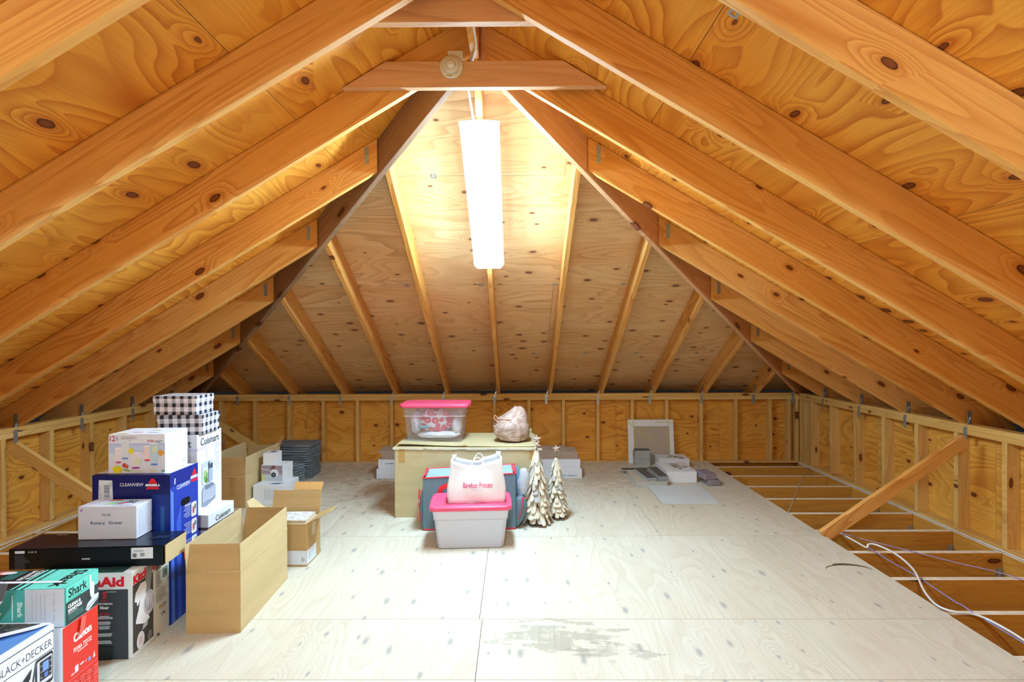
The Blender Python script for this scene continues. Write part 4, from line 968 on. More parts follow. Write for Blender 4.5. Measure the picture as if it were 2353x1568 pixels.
lidsheet(-W/2+.015, W/2-.01, .035, D_-.01, H, H+.004, 'lid_flaps', lambda f: H-.002 + max(0, .018*(1-f*1.9)) + .001*math.sin(f*14))
b = BM()
for i in range(30):
    f = i/29; b.box(-W/2-.012+(W+.015)*f, -.009+rnb.uniform(-.002, .002), H-.018+rnb.uniform(-.003, .002), -W/2-.012+(W+.015)*f+.05, -.004, H-.005)
b.build('frayed_rim', cardboard('pale_board_edge', (.70, .66, .50)), M, t)
b = BM(); b.box(-W/2+.035, -.0012, H-.125, -W/2+.085, -.0004, H-.02); b.box(W/2-.05, -.0012, H-.1, W/2-.005, -.0004, H-.02); b.build('tape', M_TAPE, M, t)
b = BM(); b.box(-.06, .03, H+.0035, .01, .075, H+.0047); b.build('tape', M_TAPE, M, t)
b = BM(); b.box(W/2-.035, D_-.05, H, W/2-.03, D_-.01, H+.05); b.box(W/2-.075, D_-.012, H, W/2-.03, D_-.008, H+.05); b.build('flap', M_BUFF, M, t)
ZT = H + .0125
# ---- plastic storage bins
def clear_plastic(name, tint, tr, rough=.25):
    N = NT(name); a = N.n('ShaderNodeBsdfTransparent'); a.inputs[0].default_value = (.93, .94, 1, 1); m = N.n('ShaderNodeMixShader'); m.inputs[0].default_value = 1-tr
    N.t.links.new(a.outputs[0], m.inputs[1]); N.t.links.new(N.p.outputs[0], m.inputs[2]); N.t.links.new(m.outputs[0], N.out.inputs[0])
    N.p.inputs['Base Color'].default_value = c4(tint); N.p.inputs['Roughness'].default_value = rough; return N.m
M_CLEAR = clear_plastic('clear_bin_plastic', (.78, .80, .90), .74); M_FROST = clear_plastic('frosted_bin_plastic', (.74, .75, .86), .12, .35)
M_PINK = plain('pink_lid', (.86, .085, .19), .35, .45, 0, .03)
def bin_(label, M, w, d, h, wt, dt, mat, dirty=False):
    t = thing('storage_bin', label, 'storage bin', M, 'storage bins with pink lids')
    def ring(f, z, g=0): return rrect(w+(wt-w)*f+g, d+(dt-d)*f+g, .035, z, 5, 0, dt/2)
    b = BM(); b.loft([ring(0, .0, -.02), ring(.03, .006), ring(.72, h*.70), ring(.74, h*.715, .010), ring(1, h-.004, .014)], cap0=True, cap1=False)
    b.build('tub', mat, M, t)
    b = BM(); b.tube([(x, y, z) for x, y, z in ring(.74, h*.715, .012)] + [ring(.74, h*.715, .012)[0]], .0016, 6, 0, 0); b.build('rib', plain('pale_rib', (.84, .82, .88), .4), M, t)
    b = BM()
    def L(z, g): return rrect(wt+.045+g, dt+.045+g, .045, z, 6, 0, dt/2)
    b.loft([L(h-.012, .0), L(h-.010, .008), L(h+.008, .010), L(h+.018, .0), L(h+.019, -.03), L(h+.013, -.045), L(h+.013, -.075), L(h+.018, -.085)], cap0=True, cap1=True)
    b.build('lid', M_PINK, M, t)
    for sx in (-1, 1):
        b = BM(); b.box(sx*(wt/2+.022)-.008, dt/2-.05, h-.02, sx*(wt/2+.022)+.008, dt/2+.05, h+.012, bev=.003); b.build('handle', M_PINK, M, t)
    if dirty:
        b = BM(); rr_ = random.Random(2)
        for i in range(26):
            x = -.17+.011*i; b.box(x, .035+rr_.uniform(-.004, .004), h+.0186, x+rr_.uniform(.003, .007), .043+rr_.uniform(-.003, .008), h+.0190)
        b.build('scribble', plain('faded_marker', (.42, .05, .11), .6), M, t)
    return t
MB1 = TR(-.311, 3.636, 0, R(3.4))
bin_('frosted storage bin with pink lid standing on the deck in front', MB1, .455, .29, .277, .515, .30, M_FROST, True)
MB2 = TR(-.681, 4.430, ZT+.006, R(-.8))
bin_('clear storage bin with pink lid and bagged fabrics inside, on the big box', MB2, .455, .26, .292, .525, .285, M_CLEAR)
def blob(name, c, s, mat, M, parent=None, seed=0, amp=.18, freq=6, sub=4, spiky=0, cutz=None):
    t = bmesh.new(); bmesh.ops.create_icosphere(t, subdivisions=sub, radius=1)
    o = Vector((seed*3.1, seed*1.7, seed*.9))
    for v in t.verts:
        n = noise.noise(v.co*freq*.35+o)*.6 + noise.noise(v.co*freq+o)*.4
        rdg = 1-abs(noise.noise(v.co*freq*1.3+o*2))*2
        v.co = Vector((v.co.x*s[0], v.co.y*s[1], v.co.z*s[2]))*(1+amp*n+spiky*rdg*.1) + Vector(c)
        if cutz is not None and v.co.z < cutz: v.co.z = cutz
    for f in t.faces: f.smooth = True
    b = BM(); b.add(t, 0, None, True); return b.build(name, mat, M, parent)
def print_bag():
    N = NT('pink_ring_print'); tc = N.n('ShaderNodeTexCoord').outputs['Object']
    v = N.n('ShaderNodeTexVoronoi'); N.set(v.inputs['Vector'], N.vmul(tc, (1, .6, 1.15))); v.inputs['Scale'].default_value = 17; v.inputs['Randomness'].default_value = .7
    d = v.outputs['Distance']; r = N.math('MULTIPLY', N.ramp(d, .09, .14), N.ramp(d, .50, .56, 1, 0)); c = N.mix(r, (.80, .80, .84, 1), (.72, .06, .13, 1)); N.set(N.p.inputs['Base Color'], c); N.p.inputs['Roughness'].default_value = .3; return N.m
M_RINGS = print_bag(); M_CLOTH = plain('white_fabric', (.80, .80, .84), .8, .1, 0, .05, 12, .3, 40); M_TEAL = plain('teal_fabric', (.15, .32, .34), .7)
def dots():
    N = NT('dotted_fabric'); tc = N.n('ShaderNodeTexCoord').outputs['Object']; v = N.n('ShaderNodeTexVoronoi'); N.set(v.inputs['Vector'], tc); v.inputs['Scale'].default_value = 60
    N.set(N.p.inputs['Base Color'], N.mix(N.ramp(v.outputs['Distance'], .2, .28), (.42, .35, .45, 1), (.82, .82, .84, 1))); return N.m
Mi = MB2 @ TR(0, 0, .015)
for nm, lab, c, s, mt, sd in (('wrapped_bundle', 'pink ring-printed bundle inside the clear bin', (-.005, .12, .140), (.150, .095, .118), M_RINGS, 1), ('folded_cloth', 'white cloth at the left inside the clear bin', (-.168, .13, .13), (.048, .10, .105), M_CLOTH, 2),
        ('folded_cloth', 'white cloth along the bottom inside the clear bin', (.03, .070, .030), (.185, .055, .030), M_CLOTH, 3), ('dotted_cloth', 'dotted white cloth at the right inside the clear bin', (.178, .11, .105), (.042, .08, .088), dots(), 4), ('teal_cloth', 'small teal cloth strip across the bundle in the clear bin', (-.09, .022, .100), (.050, .010, .013), M_TEAL, 5)):
    tag(blob(nm, (0, 0, 0), s, mt, Mi @ TR(*c), None, sd, .22), lab, 'fabric bundle' if nm != 'wrapped_bundle' else 'bundle')
# ---- brown plastic bag
def film(name, a, bcol, rough=.22):
    N = NT(name); tc = N.n('ShaderNodeTexCoord').outputs['Object']; n = N.noise(N.vmul(tc, (1, 1, 1)), 14, 3, .5, 1.2)
    N.set(N.p.inputs['Base Color'], N.mix(N.ramp(n, .35, .65), c4(a), c4(bcol))); N.p.inputs['Roughness'].default_value = rough; N.p.inputs['Specular IOR Level'].default_value = .6
    n2 = N.noise(N.vmul(tc, (20, 20, 45)), 1, 3, .6, 2.0); N.bump(n2, 1.0, .012); return N.m
M_FILM = film('brown_bag_film', (.64, .47, .42), (.44, .31, .26), .16); M_FILMC = clear_plastic('clear_bag_film', (.72, .76, .84), .45, .12)
Mp = TR(-.035, 4.50, ZT); t = thing('plastic_bag', 'crumpled brown plastic shopping bag on the right of the big box lid', 'bag', Mp)
def bagblob(name, ctrl, mat, M, parent, seed, amp=.012):
    """loft of irregular rings: (z, cx, cy, rx, ry)"""
    b = BM(); rings = []; n = 44
    rn2 = random.Random(seed)
    for (z, cx, cy, rx, ry) in ctrl:
        r_ = []
        for k in range(n):
            a = 2*math.pi*k/n; p = Vector((math.cos(a)*2.2, math.sin(a)*2.2, z*9+seed)); f = 1 + (noise.noise(p*1.5)*.13 + abs(noise.noise(p*3.6+Vector((0, 0, 3))))*-.13)
            r_.append((cx+rx*math.cos(a)*f, cy+ry*math.sin(a)*f, max(0, z + noise.noise(p*1.1)*amp)))
        rings.append(r_)
    b.loft(rings); o = b.build(name, mat, M, parent); return o
def dens(c, n=4):
    out = []
    for a, b_ in zip(c, c[1:]):
        for i in range(n): out.append(tuple(a[k]+(b_[k]-a[k])*i/n for k in range(5)))
    return out + [c[-1]]
bagblob('body', dens([(0, .03, 0, .09, .07), (.012, .015, 0, .13, .10), (.06, .003, 0, .158, .12), (.13, -.003, 0, .158, .12), (.175, .002, 0, .140, .105), (.205, .028, 0, .108, .08), (.235, .045, 0, .078, .055), (.262, .052, 0, .052, .034), (.282, .05, 0, .018, .010)]), M_FILM, Mp, t, 3)
b = BM(); b.tube([(-.105, -.055, .150), (-.14, -.06, .185), (-.142, -.06, .215), (-.125, -.062, .210), (-.10, -.066, .192), (-.04, -.088, .188), (.0, -.09, .185)], .007, 8, 0, 6, None, .5); b.build('knotted_handle', plain('orange_brown_film', (.72, .34, .20), .3), Mp, t)
blob('contents', (-.128, -.03, .15), (.03, .03, .03), plain('pine_cone_brown', (.20, .10, .06), .8, noise_amt=.5, nscale=60, bump=1, bscale=60), Mp, t, 7, .3, 9, 3)
# ---- grey blue insulated carrier with red piping
M_GBLUE = plain('grey_blue_fabric', (.155, .235, .285), .85, .15, 0, .05, 40, .35, 500); M_GBLUEL = plain('pale_blue_fabric', (.28, .40, .50), .7, .2, 0, .05, 8, .3, 60); M_RED = plain('red_piping', (.80, .04, .055), .5, .4)
Mc = TR(-.351, 4.000, 0, R(2.0)); t = thing('carrier_bag', 'grey blue fabric carrier with red piping between the big box and the front bin', 'bag', Mc)
w, d, h = .697, .225, .408
b = BM(); nx = 24; rings = []
def sec(x):
    f = x/(w/2); bulge = .012*(1-f*f); hh = h + .014*(f) ; sag = -.03*(1-f*f)
    return [(x, -bulge, .004), (x, -bulge*1.3-.002, hh*.5), (x, -.0, hh), (x, d*.25, hh+sag*.7-.002), (x, d*.5, hh+sag), (x, d*.8, hh+sag*.7+.004), (x, d, hh+.016), (x, d, .004)]
b.loft([sec(-w/2 + w*i/nx) for i in range(nx+1)], smooth=False); b.build('body', M_GBLUE, Mc, t)
b = BM()
b.loft([[(p[0], p[1], p[2]+.0015) for p in sec(-w/2+.02 + (w-.04)*i/nx)[2:7]] + [(p[0], p[1], p[2]+.0005) for p in sec(-w/2+.02 + (w-.04)*i/nx)[2:7]][::-1] for i in range(nx+1)], smooth=False); b.build('top_panel', M_GBLUEL, Mc, t)
S = [sec(-w/2 + w*i/nx) for i in range(nx+1)]
pr = .0055
b = BM(); b.tube([s[2] for s in S], pr, 8, 0, 0); b.tube([s[6] for s in S], pr, 8, 0, 0); b.tube(S[0][2:7], pr, 8, 0, 0); b.tube(S[-1][2:7], pr, 8, 0, 0); b.build('piping', M_RED, Mc, t)
b = BM(); b.tube([(p[0], p[1]-.001, .008) for p in (s[0] for s in S)], pr*.8, 8, 0, 0); b.build('piping', M_RED, Mc, t)
b = BM(); b.tube([(-w/2+.012, .02, h+.0), (-w/2+.012, d*.5, h-.004), (-w/2+.015, d-.02, h+.008)], .008, 8, 0, 6, None, .4); b.tube([(w/2-.012, .02, h+.022), (w/2-.014, d*.5, h+.018), (w/2-.02, d-.02, h+.03)], .008, 8, 0, 6, None, .4); b.build('zip', plain('red_zip', (.62, .05, .08), .5, .4, 0, .3, 300), Mc, t)
b = BM()
P = [(-.225, -.018, .17), (-.225, -.020, .26), (-.215, -.024, .305), (-.19, -.030, .335), (-.15, -.034, .345), (-.06, -.034, .345), (.06, -.034, .345), (.15, -.034, .335), (.20, -.030, .30), (.205, -.02, .26), (.205, -.018, .17)]
Pm = smooth_path(P, 5); rings = []
for i, p in enumerate(Pm):
    dd = (Pm[min(i+1, len(Pm)-1)]-Pm[max(i-1, 0)]).normalized(); q = Vector((-dd.z, 0, dd.x))*.0175
    rings.append([p+q, p+q+Vector((0, -.003, 0)), p-q+Vector((0, -.003, 0)), p-q])
b.loft(rings, smooth=False); b.build('handle', M_RED, Mc, t)
b = BM(); b.tube([(-.06, d-.0, h+.008), (-.05, d+.0, h+.018), (.04, d+.0, h+.02), (.10, d, h+.016)], .006, 8, 0, 5); b.build('handle', M_RED, Mc, t)
def pocket(sgn, reach, z1, open_=0):
    rings = []
    for i in range(15):
        f = i/14; z = .02 + (z1-.02)*f; e = reach*(math.sin(math.pi*min(1, f*.92+.06))**.6) + (open_*f*f)
        x = sgn*(w/2)
        rings.append([(x, .012, z), (x+sgn*e*.55, .004, z), (x+sgn*e, d*.3, z), (x+sgn*e*1.02, d*.6, z), (x+sgn*e*.55, d-.01, z), (x, d-.012, z)])
    return rings
for sgn, reach, z1, op in ((-1, .035, .30, 0), (1, .085, .235, .035)):
    b = BM(); b.loft(pocket(sgn, reach, z1, op), smooth=True); b.build('side_pocket', M_GBLUE, Mc, t)
b = BM(); b.tube([(-w/2-.022, -.0, .31), (-w/2-.026, -.006, .25), (-w/2-.025, -.010, .18), (-w/2-.022, -.008, .07)], .008, 8, 0, 6, None, .5); b.tube([(w/2+.055, -.002, .235), (w/2+.052, -.006, .19), (w/2+.035, -.006, .12), (w/2+.022, -.004, .075)], .007, 8, 0, 6, None, .5); b.tube([(w/2+.055, -.002, .238), (w/2+.10, .05, .22)], .004, 6, 0, 0); b.build('pocket_zip', M_RED, Mc, t)
b = BM(); b.cyl((-w/2-.026, -.016, .235), .006, .006, .006, 10, axis='Y'); b.box(-w/2-.030, -.02, .21, -w/2-.022, -.016, .235, bev=.001); b.build('zip_puller', M_GALV, Mc, t)
# clear bag stuffed in its right pocket
Mq = Mc @ TR(w/2+.055, .10, .2365); t2 = thing('clear_plastic_bag', 'clear crinkled plastic bag sticking out of the carrier right pocket', 'bag', Mq)
bagblob('film', dens([(0, -.01, 0, .028, .03), (.05, 0, 0, .045, .05), (.10, .005, 0, .05, .05), (.15, .012, 0, .042, .04), (.19, .01, 0, .026, .022), (.20, .01, 0, .008, .008)]), M_FILMC, Mq, t2, 9)
b = BM(); b.loft([[(-.050+.004*f, -.012, .18*f), (-.022, -.02, .18*f), (-.018, .01, .18*f), (-.05, .012, .18*f)] for f in (0, .5, 1)] + [[(-.05, -.01, .21), (-.038, -.012, .225), (-.036, .005, .225), (-.05, .008, .21)]], smooth=False); b.build('blue_insert', clear_plastic('blue_film', (.22, .42, .66), .25, .2), Mq, t2)
# ---- white shopping bag on the front bin
M_BAG = plain('white_bag_film', (.84, .84, .87), .35, .35, 0, .03, 9, .5, 14); M_BAGIN = plain('bag_inner', (.72, .74, .80), .5)
Mw = TR(-.273, 3.694, .2975, R(4.5)); t = thing('shopping_bag', 'white shopping bag with pink script lettering standing on the front bin lid', 'bag', Mw)
wb, db, hb = .385, .17, .305
def top_z(f, back): return hb*(1 - (.17 if not back else .13)*(math.sin(math.pi*f)**.8)) + (.012 if f > .6 else 0)*(1 if not back else 1.6)
b = BM(); nx = 26; nz = 12; thk = .0012
def wallgrid(back):
    t_ = bmesh.new(); V = []
    for i in range(nx+1):
        f = i/nx; col_ = []
        for j in range(nz+1):
            g_ = j/nz; zt = top_z(f, back); z = zt*g_; ww = wb*(1 + .05*math.sin(math.pi*min(1, g_*1.5)) - .085*g_**1.5)
            x = (f-.5)*ww; bul = .018*math.sin(math.pi*f)*math.sin(math.pi*min(1, g_*1.25)) + .004*math.sin(f*11+g_*5) - .03*g_*math.sin(math.pi*f)
            y = -bul if not back else db*(1-.12*g_) + bul*.6
            col_.append(t_.verts.new((x, y, z)))
        V.append(col_)
    for i in range(nx):
        for j in range(nz):
            q_ = t_.faces.new((V[i][j], V[i+1][j], V[i+1][j+1], V[i][j+1])); q_.smooth = True
    return t_, V
t_, VF = wallgrid(False); cF = [[v.co.copy() for v in c] for c in VF]; b.add(t_, 0, None, True)
t_, VB = wallgrid(True); cB = [[v.co.copy() for v in c] for c in VB]; b.add(t_, 0, None, True)
for side in (0, nx):
    t_ = bmesh.new(); sg = -1 if side == 0 else 1; rows_ = []
    for j in range(nz+1):
        a, c_ = cF[side][j], cB[side][j]; g_ = j/nz; m_ = (a+c_)/2 + Vector((sg*(.012 - .05*g_**2), 0, -.0 + .02*g_**3)); rows_.append([t_.verts.new(p) for p in (a, (a+m_)/2+Vector((sg*.002, 0, 0)), m_, (m_+c_)/2, c_)])
    for A, B in zip(rows_, rows_[1:]):
        for k in range(4): t_.faces.new((A[k], A[k+1], B[k+1], B[k])).smooth = True
    b.add(t_, 0, None, True)
t_ = bmesh.new(); t_.faces.new([t_.verts.new(p) for p in (cF[0][0], cF[nx][0], cB[nx][0], cB[0][0])]); b.add(t_)
o = b.build('body', M_BAG, Mw, t); sd = o.modifiers.new('thickness', 'SOLIDIFY'); sd.thickness = .0012
for yy, dx in ((.004, 0), (db-.03, .012)):
    b = BM(); b.tube([(-.045+dx, yy-.016 if yy < .02 else yy, .235), (-.035+dx, yy-.010, .262), (-.018+dx, yy, .295), (.005+dx, yy, .314), (.028+dx, yy, .300), (.040+dx, yy-.008, .268), (.036+dx, yy-.014, .236)], .0035, 8, 0, 6); b.build('handle', ink('#f0f0f6'), Mw, t)
def curved_text(parent, M, st, u, v, w_, h_, col, bold, shear):
    f = Face(Matrix.Identity(4), 0, 0); f.text(st, u, v, w_, h_, col, bold, 0, shear)
    for q_ in f.t.verts:
        x, z = q_.co.x, q_.co.y; fx = x/wb+.5; g_ = z/(top_z(fx, False)); q_.co = Vector((x, -(.018*math.sin(math.pi*fx)*math.sin(math.pi*min(1, g_*1.25)) + .004*math.sin(fx*11+g_*5) - .03*g_*math.sin(math.pi*fx)) - .0022, z))
    bm_obj2('lettering', f.t, f.mats, M, parent); f.b.free()
curved_text(t, Mw, 'Barefoot Princess', -.095, .105, .205, .038, '#e2487c', .012, .12)
curved_text(t, Mw, 'SAN DIEGO, CA', -.038, .088, .078, .008, '#b0b0ba', 0, 0)
# ---- two bark trees
def bark():
    N = NT('pale_bark'); tc = N.n('ShaderNodeTexCoord').outputs['Object']; rnd = N.n('ShaderNodeObjectInfo').outputs['Random']
    n = N.noise(N.vmul(tc, (60, 60, 14)), 1, 4, .7); c = N.mix(N.ramp(n, .35, .7), (.84, .78, .63, 1), (.52, .43, .30, 1)); c = N.mix(N.ramp(rnd, .72, .8, 0, .75), c, (.36, .36, .37, 1))
    N.set(N.p.inputs['Base Color'], c); N.p.inputs['Roughness'].default_value = .85; N.bump(n, .5, .003); return N.m
M_BARK = bark(); M_CORE = plain('tree_core', (.16, .11, .07), .9); M_STAR = plain('rosy_wood_star', (.56, .42, .36), .75, noise_amt=.15)
def bark_tree(x, y, H_, r_, seed, label, srot):
    Mt = TR(x, y, 0); t = thing('bark_tree', label, 'decorative tree', Mt, 'bark trees')
    rn = random.Random(seed); hc = H_*.80
    b = BM(); b.cyl((0, 0, hc*.5), r_*.72, r_*.08, hc*.97, 18); b.cyl((0, 0, .008), r_*.78, r_*.75, .012, 18); b.build('core', M_CORE, Mt, t)
    lev = 12
    for L_ in range(lev):
        f = L_/(lev-1); z = .055 + (hc-.07)*f; rad = r_*(.80*(1-f)+.12); n = max(3, round(9*(1-f)+3)); ln = (.095 if f < .5 else .11)*H_/.69
        for k in range(n):
            a = 2*math.pi*(k+rn.uniform(-.3, .3)+.5*(L_ % 2))/n; w_ = rn.uniform(.015, .026)*(1-.25*f); l_ = ln*rn.uniform(.8, 1.2)
            b = BM(); tip = rn.uniform(.006, .018)*(1-.5*f); s_ = rn.uniform(-.004, .004)
            rings = []
            for (q, ww, yy) in ((0, .55, 0), (.25, .9, -.004), (.6, 1.05, -.008-tip*.3), (.9, .95, -.010-tip), (1, .5, -.012-tip)):
                rings.append([(-w_*ww+s_*q, yy+.003, -l_*q), (0, yy-.003, -l_*q), (w_*ww+s_*q, yy+.003, -l_*q), (w_*ww*.9+s_*q, yy+.006, -l_*q), (-w_*ww*.9+s_*q, yy+.006, -l_*q)])
            b.loft(rings, smooth=False)
            zt = min(z + l_*.5, hc+.01); zt = max(zt, l_+.003)
            Ms = Mt @ TR(rad*math.cos(a)*.80, rad*math.sin(a)*.80, zt, a+math.pi/2) @ Matrix.Rotation(R(-(8+10*(1-f))), 4, 'X') @ Matrix.Rotation(R(rn.uniform(-7, 7)), 4, 'Y')
            b.build('bark_strip', M_BARK, Ms, t)
    R0 = .040*H_/.69
    def star(c, r0, rot, M_):
        t_ = bmesh.new(); P_ = []
        for k in range(10):
            a = R(90+36*k+rot); rr_ = r0 if k % 2 == 0 else r0*.40; P_.append(t_.verts.new((c[0]+rr_*math.cos(a), c[1], c[2]+rr_*math.sin(a))))
        A = t_.verts.new((c[0], c[1]-.010, c[2])); B = t_.verts.new((c[0], c[1]+.010, c[2]))
        for k in range(10): t_.faces.new((P_[k], P_[(k+1) % 10], A)); t_.faces.new((P_[(k+1) % 10], P_[k], B))
        return t_
    b = BM(); b.add(star((.002, -.004, H_-R0), R0, srot, None)); b.build('star', M_STAR, Mt, t)
    if seed == 11: b = BM(); b.add(star((.0, -.014, H_-R0*2.0), R0*.86, 36+srot, None)); b.build('star', M_STAR, Mt, t)
    b = BM(); b.cyl((0, 0, hc+.02), .006, .004, .07, 8); b.build('stem', M_CORE, Mt, t)
bark_tree(.162, 4.150, .695, .098, 11, 'taller tree of pale bark strips topped by a wooden star', 0)
bark_tree(.324, 4.290, .585, .076, 23, 'shorter tree of bark strips with a small star, right of the taller one', 8)
# ---- tiles and cartons at the right back
M_TAN = plain('speckled_tan_tile', (.46, .40, .32), .45, .4, 0, .14, 90); M_GTILE = plain('pale_grey_tile', (.62, .66, .68), .35, .4, 0, .03, 8); M_PORC = plain('tile_body', (.56, .55, .52), .6)
M_STRAPY = plain('yellow_green_strap', (.55, .58, .10), .45); M_PLANK = plain('charcoal_plank_tile', (.095, .090, .088), .5, .4, 0, .2, 14); M_PSIDE = plain('plank_tile_body', (.50, .52, .50), .6)
import math as _m
lean = math.atan2(.060, .485)
Ml = TR(1.565, 6.135, .0, 0, -lean); t = thing('boxed_tile', 'large square tan tile in a white strapped carton leaning on the wall studs', 'tile', Ml)
b = BM(); b.box(-.262, .0, .0, .262, .014, .495, bev=.001); b.build('tile', M_TAN, Ml, t)
b = BM(); b.box(-.264, -.004, 0, -.195, .0165, .497, bev=.001); b.box(.215, -.004, 0, .264, .0165, .497, bev=.001); b.box(-.195, -.004, .42, .215, .0165, .497, bev=.001); b.box(-.264, .0145, 0, .264, .018, .497); b.build('carton', M_WHITE, Ml, t)
b = BM(); b.box(-.200, -.0055, .0, -.193, -.0045, .498); b.box(.200, -.0055, .0, .207, -.0045, .498); b.box(.05, -.0055, .462, .262, -.0045, .468)
b.prism([(-.262, .468), (-.258, .474), (-.022, .268), (-.028, .262)], -.0062, -.0056, axis='Y'); b.build('strap', M_STRAPY, Ml, t)
p = tile('small_tile', .168, .118, .0128, M_PLANK, M_PSIDE); u = []
rn = random.Random(9); n = 13
for i in range(n):
    place(p, u, TR(1.425+rn.uniform(-.004, .004) + (.006 if i == n-1 else 0), 5.988+rn.uniform(-.003, .003), .0005+.0136*i, R(rn.uniform(-2, 2))), 'small dark-faced tile, %s in the narrow stack before the leaning tile' % ORD[n-1-i], 'tile', 'tiles in the narrow stack')
# pile of planks and oblong tiles
p = tile('oblong_tile', .305, .56, .0115, plain('beige_oblong_tile', (.56, .52, .42), .4, .4, 0, .05), M_PSIDE); u = []
for i, (x, y, lab) in enumerate(((1.292, 5.118, 'lowest'), (1.315, 5.155, 'middle'), (1.318, 5.165, 'uppermost'))):
    place(p, u, TR(x, y, .0005+.0122*i, R(-1)), '%s of three pale oblong tiles under the dark plank pieces' % lab, 'tile', 'oblong tiles under the planks')
p = tile('plank_tile', .095, .40, .0115, M_PLANK, M_PSIDE); u = []; z0 = .0375
labs = iter(['right column of dark planks, lowest piece', 'right column of dark planks, second piece up', 'right column of dark planks, third piece up', 'right column of dark planks, top piece', 'left column of dark planks, lowest piece', 'left column of dark planks, second piece up', 'left column of dark planks, top piece'])
for c, (x, y, nn) in enumerate(((1.435, 5.18, 4), (1.335, 5.195, 3))):
    for i in range(nn): place(p, u, TR(x + .004*i*(-1)**c, y + (.010*i if c == 0 else .006*i), z0+.0122*i, R(2 if c == 0 else 5)), next(labs), 'plank tile', 'dark plank tiles')
place(p, u, TR(1.525, 5.672, z0+.0005, R(91)), 'dark plank piece lying across the back of the plank pile', 'plank tile', 'dark plank tiles')
# cartons with torn lids
def torn(M_, w, d, h, seed, parent):
    r2 = random.Random(seed); b = BM()
    P_ = [(-w/2, .0), (w*.1, .0), (w*.16, .05*d/.3), (w*.02, .09*d/.3), (-w*.1, .13*d/.3), (-w*.05, d*.7), (-w*.22, d), (-w/2, d)]
    b.prism(P_, h, h+.003); P2 = [(w/2, 0), (w/2, d), (w*.18, d), (w*.26, d*.55), (w*.12, d*.3), (w*.22, d*.1), (w*.12, 0)]; b.prism(P2, h, h+.003); b.build('torn_lid', M_WHITE, M_, parent)
    b = BM(); b.prism([(-w*.1, .13*d/.3), (w*.02, .09*d/.3), (w*.10, d*.3), (w*.2, d*.55), (w*.15, d*.9), (-w*.12, d*.9)], h-.004, h); b.build('tile_surface', M_TAN, M_, parent)
    for k in range(4):
        b = BM(); a = r2.uniform(0, 360); b.prism([(0, 0), (.05, .01), (.07, .05), (.02, .04)], 0, .0015); b.build('torn_shred', M_TAN if k % 2 else M_WHITE, M_ @ TR(r2.uniform(-.02, .06), d*r2.uniform(.2, .6), h+.006, R(a), R(r2.uniform(8, 25))), parent)
for x, y, w, d, h, yaw, lab, sd in ((1.652, 5.305, .297, .42, .105, 0, 'nearer white tile carton with torn lid, beside the grey pavers', 2), (1.75, 5.885, .33, .22, .105, -1, 'farther white tile carton with torn lid, against the leaning tile', 5)):
    M_ = TR(x, y, 0, R(yaw)); t = thing('tile_carton', lab, 'carton', M_, 'torn tile cartons')
    b = BM(); b.box(-w/2, 0, 0, w/2, d, h-.006, bev=.0015); b.box(-w/2, 0, h-.006, w/2, .003, h); b.box(-w/2, d-.003, h-.006, w/2, d, h); b.box(-w/2, .003, h-.006, -w/2+.003, d-.003, h); b.box(w/2-.003, .003, h-.006, w/2, d-.003, h); b.build('body', M_WHITE, M_, t); torn(M_, w, d, h, sd, t)
# pavers
M_PAV = slate_mat('purple_grey_paver', (.17, .155, .19), (.27, .23, .26))
b = BM(); b.box(-.061, 0, 0, .061, .20, .058, bev=.005); p = b.build('paver', M_PAV); u = []
place(p, u, TR(1.925, 5.17, .0005, R(4)), 'purple grey paver brick lying on the deck under the other', 'brick', 'purple grey pavers')
place(p, u, TR(1.893, 5.175, .0592, R(9)), 'purple grey paver brick resting on top of the other', 'brick', 'purple grey pavers')
p = tile('square_tile', .495, .50, .0095, M_GTILE, M_PORC); u = []
place(p, u, TR(1.517, 4.605, .0005, R(-.5)), 'pale grey square tile lying flat, lower of the two on the bare deck', 'tile', 'pale square tiles')
place(p, u, TR(1.507, 4.632, .0103, R(-1.2)), 'pale grey square tile lying flat, upper of the two on the bare deck', 'tile', 'pale square tiles')

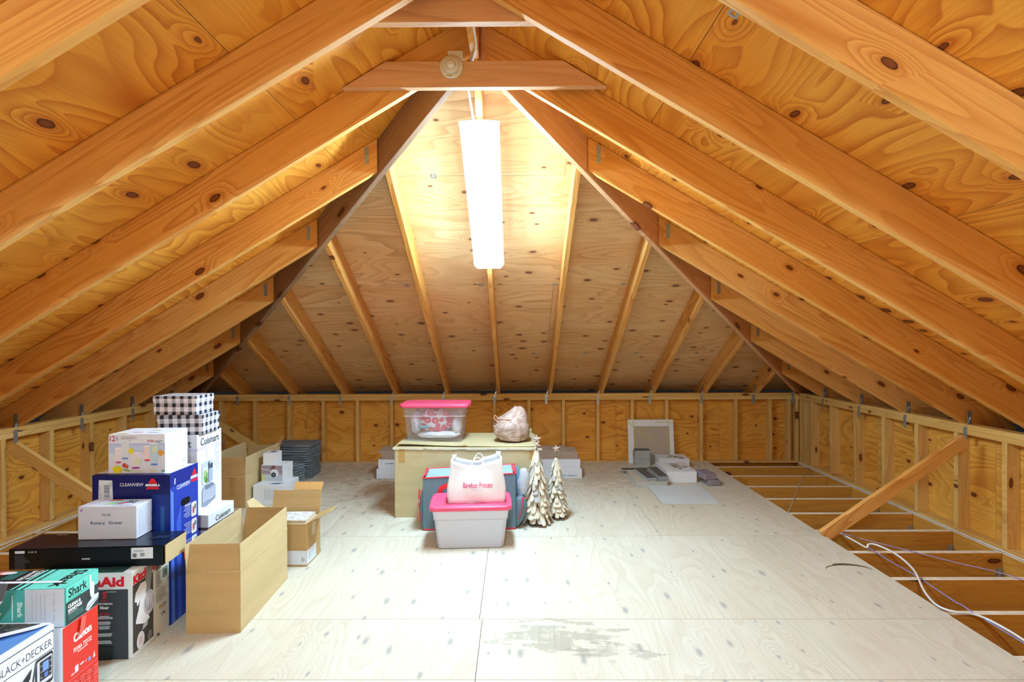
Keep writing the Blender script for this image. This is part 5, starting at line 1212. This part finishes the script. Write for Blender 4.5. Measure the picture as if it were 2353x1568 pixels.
# ---- cables over the open joists
W = [(2.375, 3.915, 0.0), (2.376, 3.756, 0.006), (2.377, 3.623, 0.01), (2.388, 3.622, 0.03), (2.424, 3.612, 0.035), (2.462, 3.518, 0.03), (2.466, 3.414, 0.02), (2.444, 3.298, 0.01), (2.4, 3.196, 0.006), (2.341, 3.087, 0.0), (2.295, 2.989, -0.005), (2.263, 2.889, -0.007), (2.259, 2.816, 0.0), (2.295, 2.776, 0.004), (2.364, 2.764, 0.0), (2.401, 2.716, -0.004), (2.416, 2.62, -0.008), (2.412, 2.541, -0.008), (2.411, 2.443, -0.008)]
cable(W, .0062, M_CABW, 'thick white cable looping over the open joists beside the deck')
cable([(2.398, 3.97, -0.012), (2.412, 3.677, -0.012), (2.424, 3.654, -0.012), (2.417, 3.436, -0.012), (2.424, 3.229, -0.012), (2.398, 2.934, -0.012), (2.404, 2.884, -0.012), (2.395, 2.782, -0.012), (2.397, 2.683, -0.012), (2.394, 2.523, -0.012), (2.391, 2.423, -0.012)], .0030, M_CABB, 'lavender blue cable running close beside the white one over the joists')
cable([(2.405, 3.982, -0.013), (2.483, 3.841, -0.013), (2.641, 3.655, -0.013), (2.755, 3.517, -0.013), (2.849, 3.405, -0.013), (2.961, 3.293, -0.013), (3.02, 3.182, -0.013), (3.052, 3.092, -0.013)], .0030, M_CABV, 'violet cable stretching right from the diagonal brace across the joists')
cable([(3.382, 6.14, -0.012), (3.077, 5.687, -0.012), (2.735, 5.173, -0.012), (2.489, 4.782, -0.012), (2.253, 4.418, -0.012)], .0035, M_CABG, 'thin grey wire dangling over the farthest joists on the right')
cable([(min(x, 3.285), y, -.012) for x, y, z in [(3.377, 6.232, -0.003), (3.336, 5.977, -0.003), (3.366, 5.779, -0.003), (3.353, 5.489, -0.003), (3.391, 5.338, -0.003), (3.366, 5.135, -0.003), (3.295, 4.708, -0.003), (3.301, 4.434, -0.003), (3.332, 4.18, -0.003), (3.298, 3.919, -0.003), (3.296, 3.719, -0.003), (3.343, 3.688, -0.003), (3.346, 3.525, -0.003), (3.34, 3.382, -0.003)]], .0052, M_CABW, 'white cable lying along the foot of the right wall')
cable([(max(x, -3.655), y, z) for x, y, z in [(-3.564, 3.471, -0.01), (-3.557, 3.641, 0.0), (-3.55, 3.746, 0.008), (-3.545, 3.859, 0.0), (-3.559, 4.096, 0.006), (-3.563, 4.35, 0.01), (-3.596, 4.576, 0.0)]], .0055, M_CABG, 'pale grey cable sagging over the joists along the left wall')
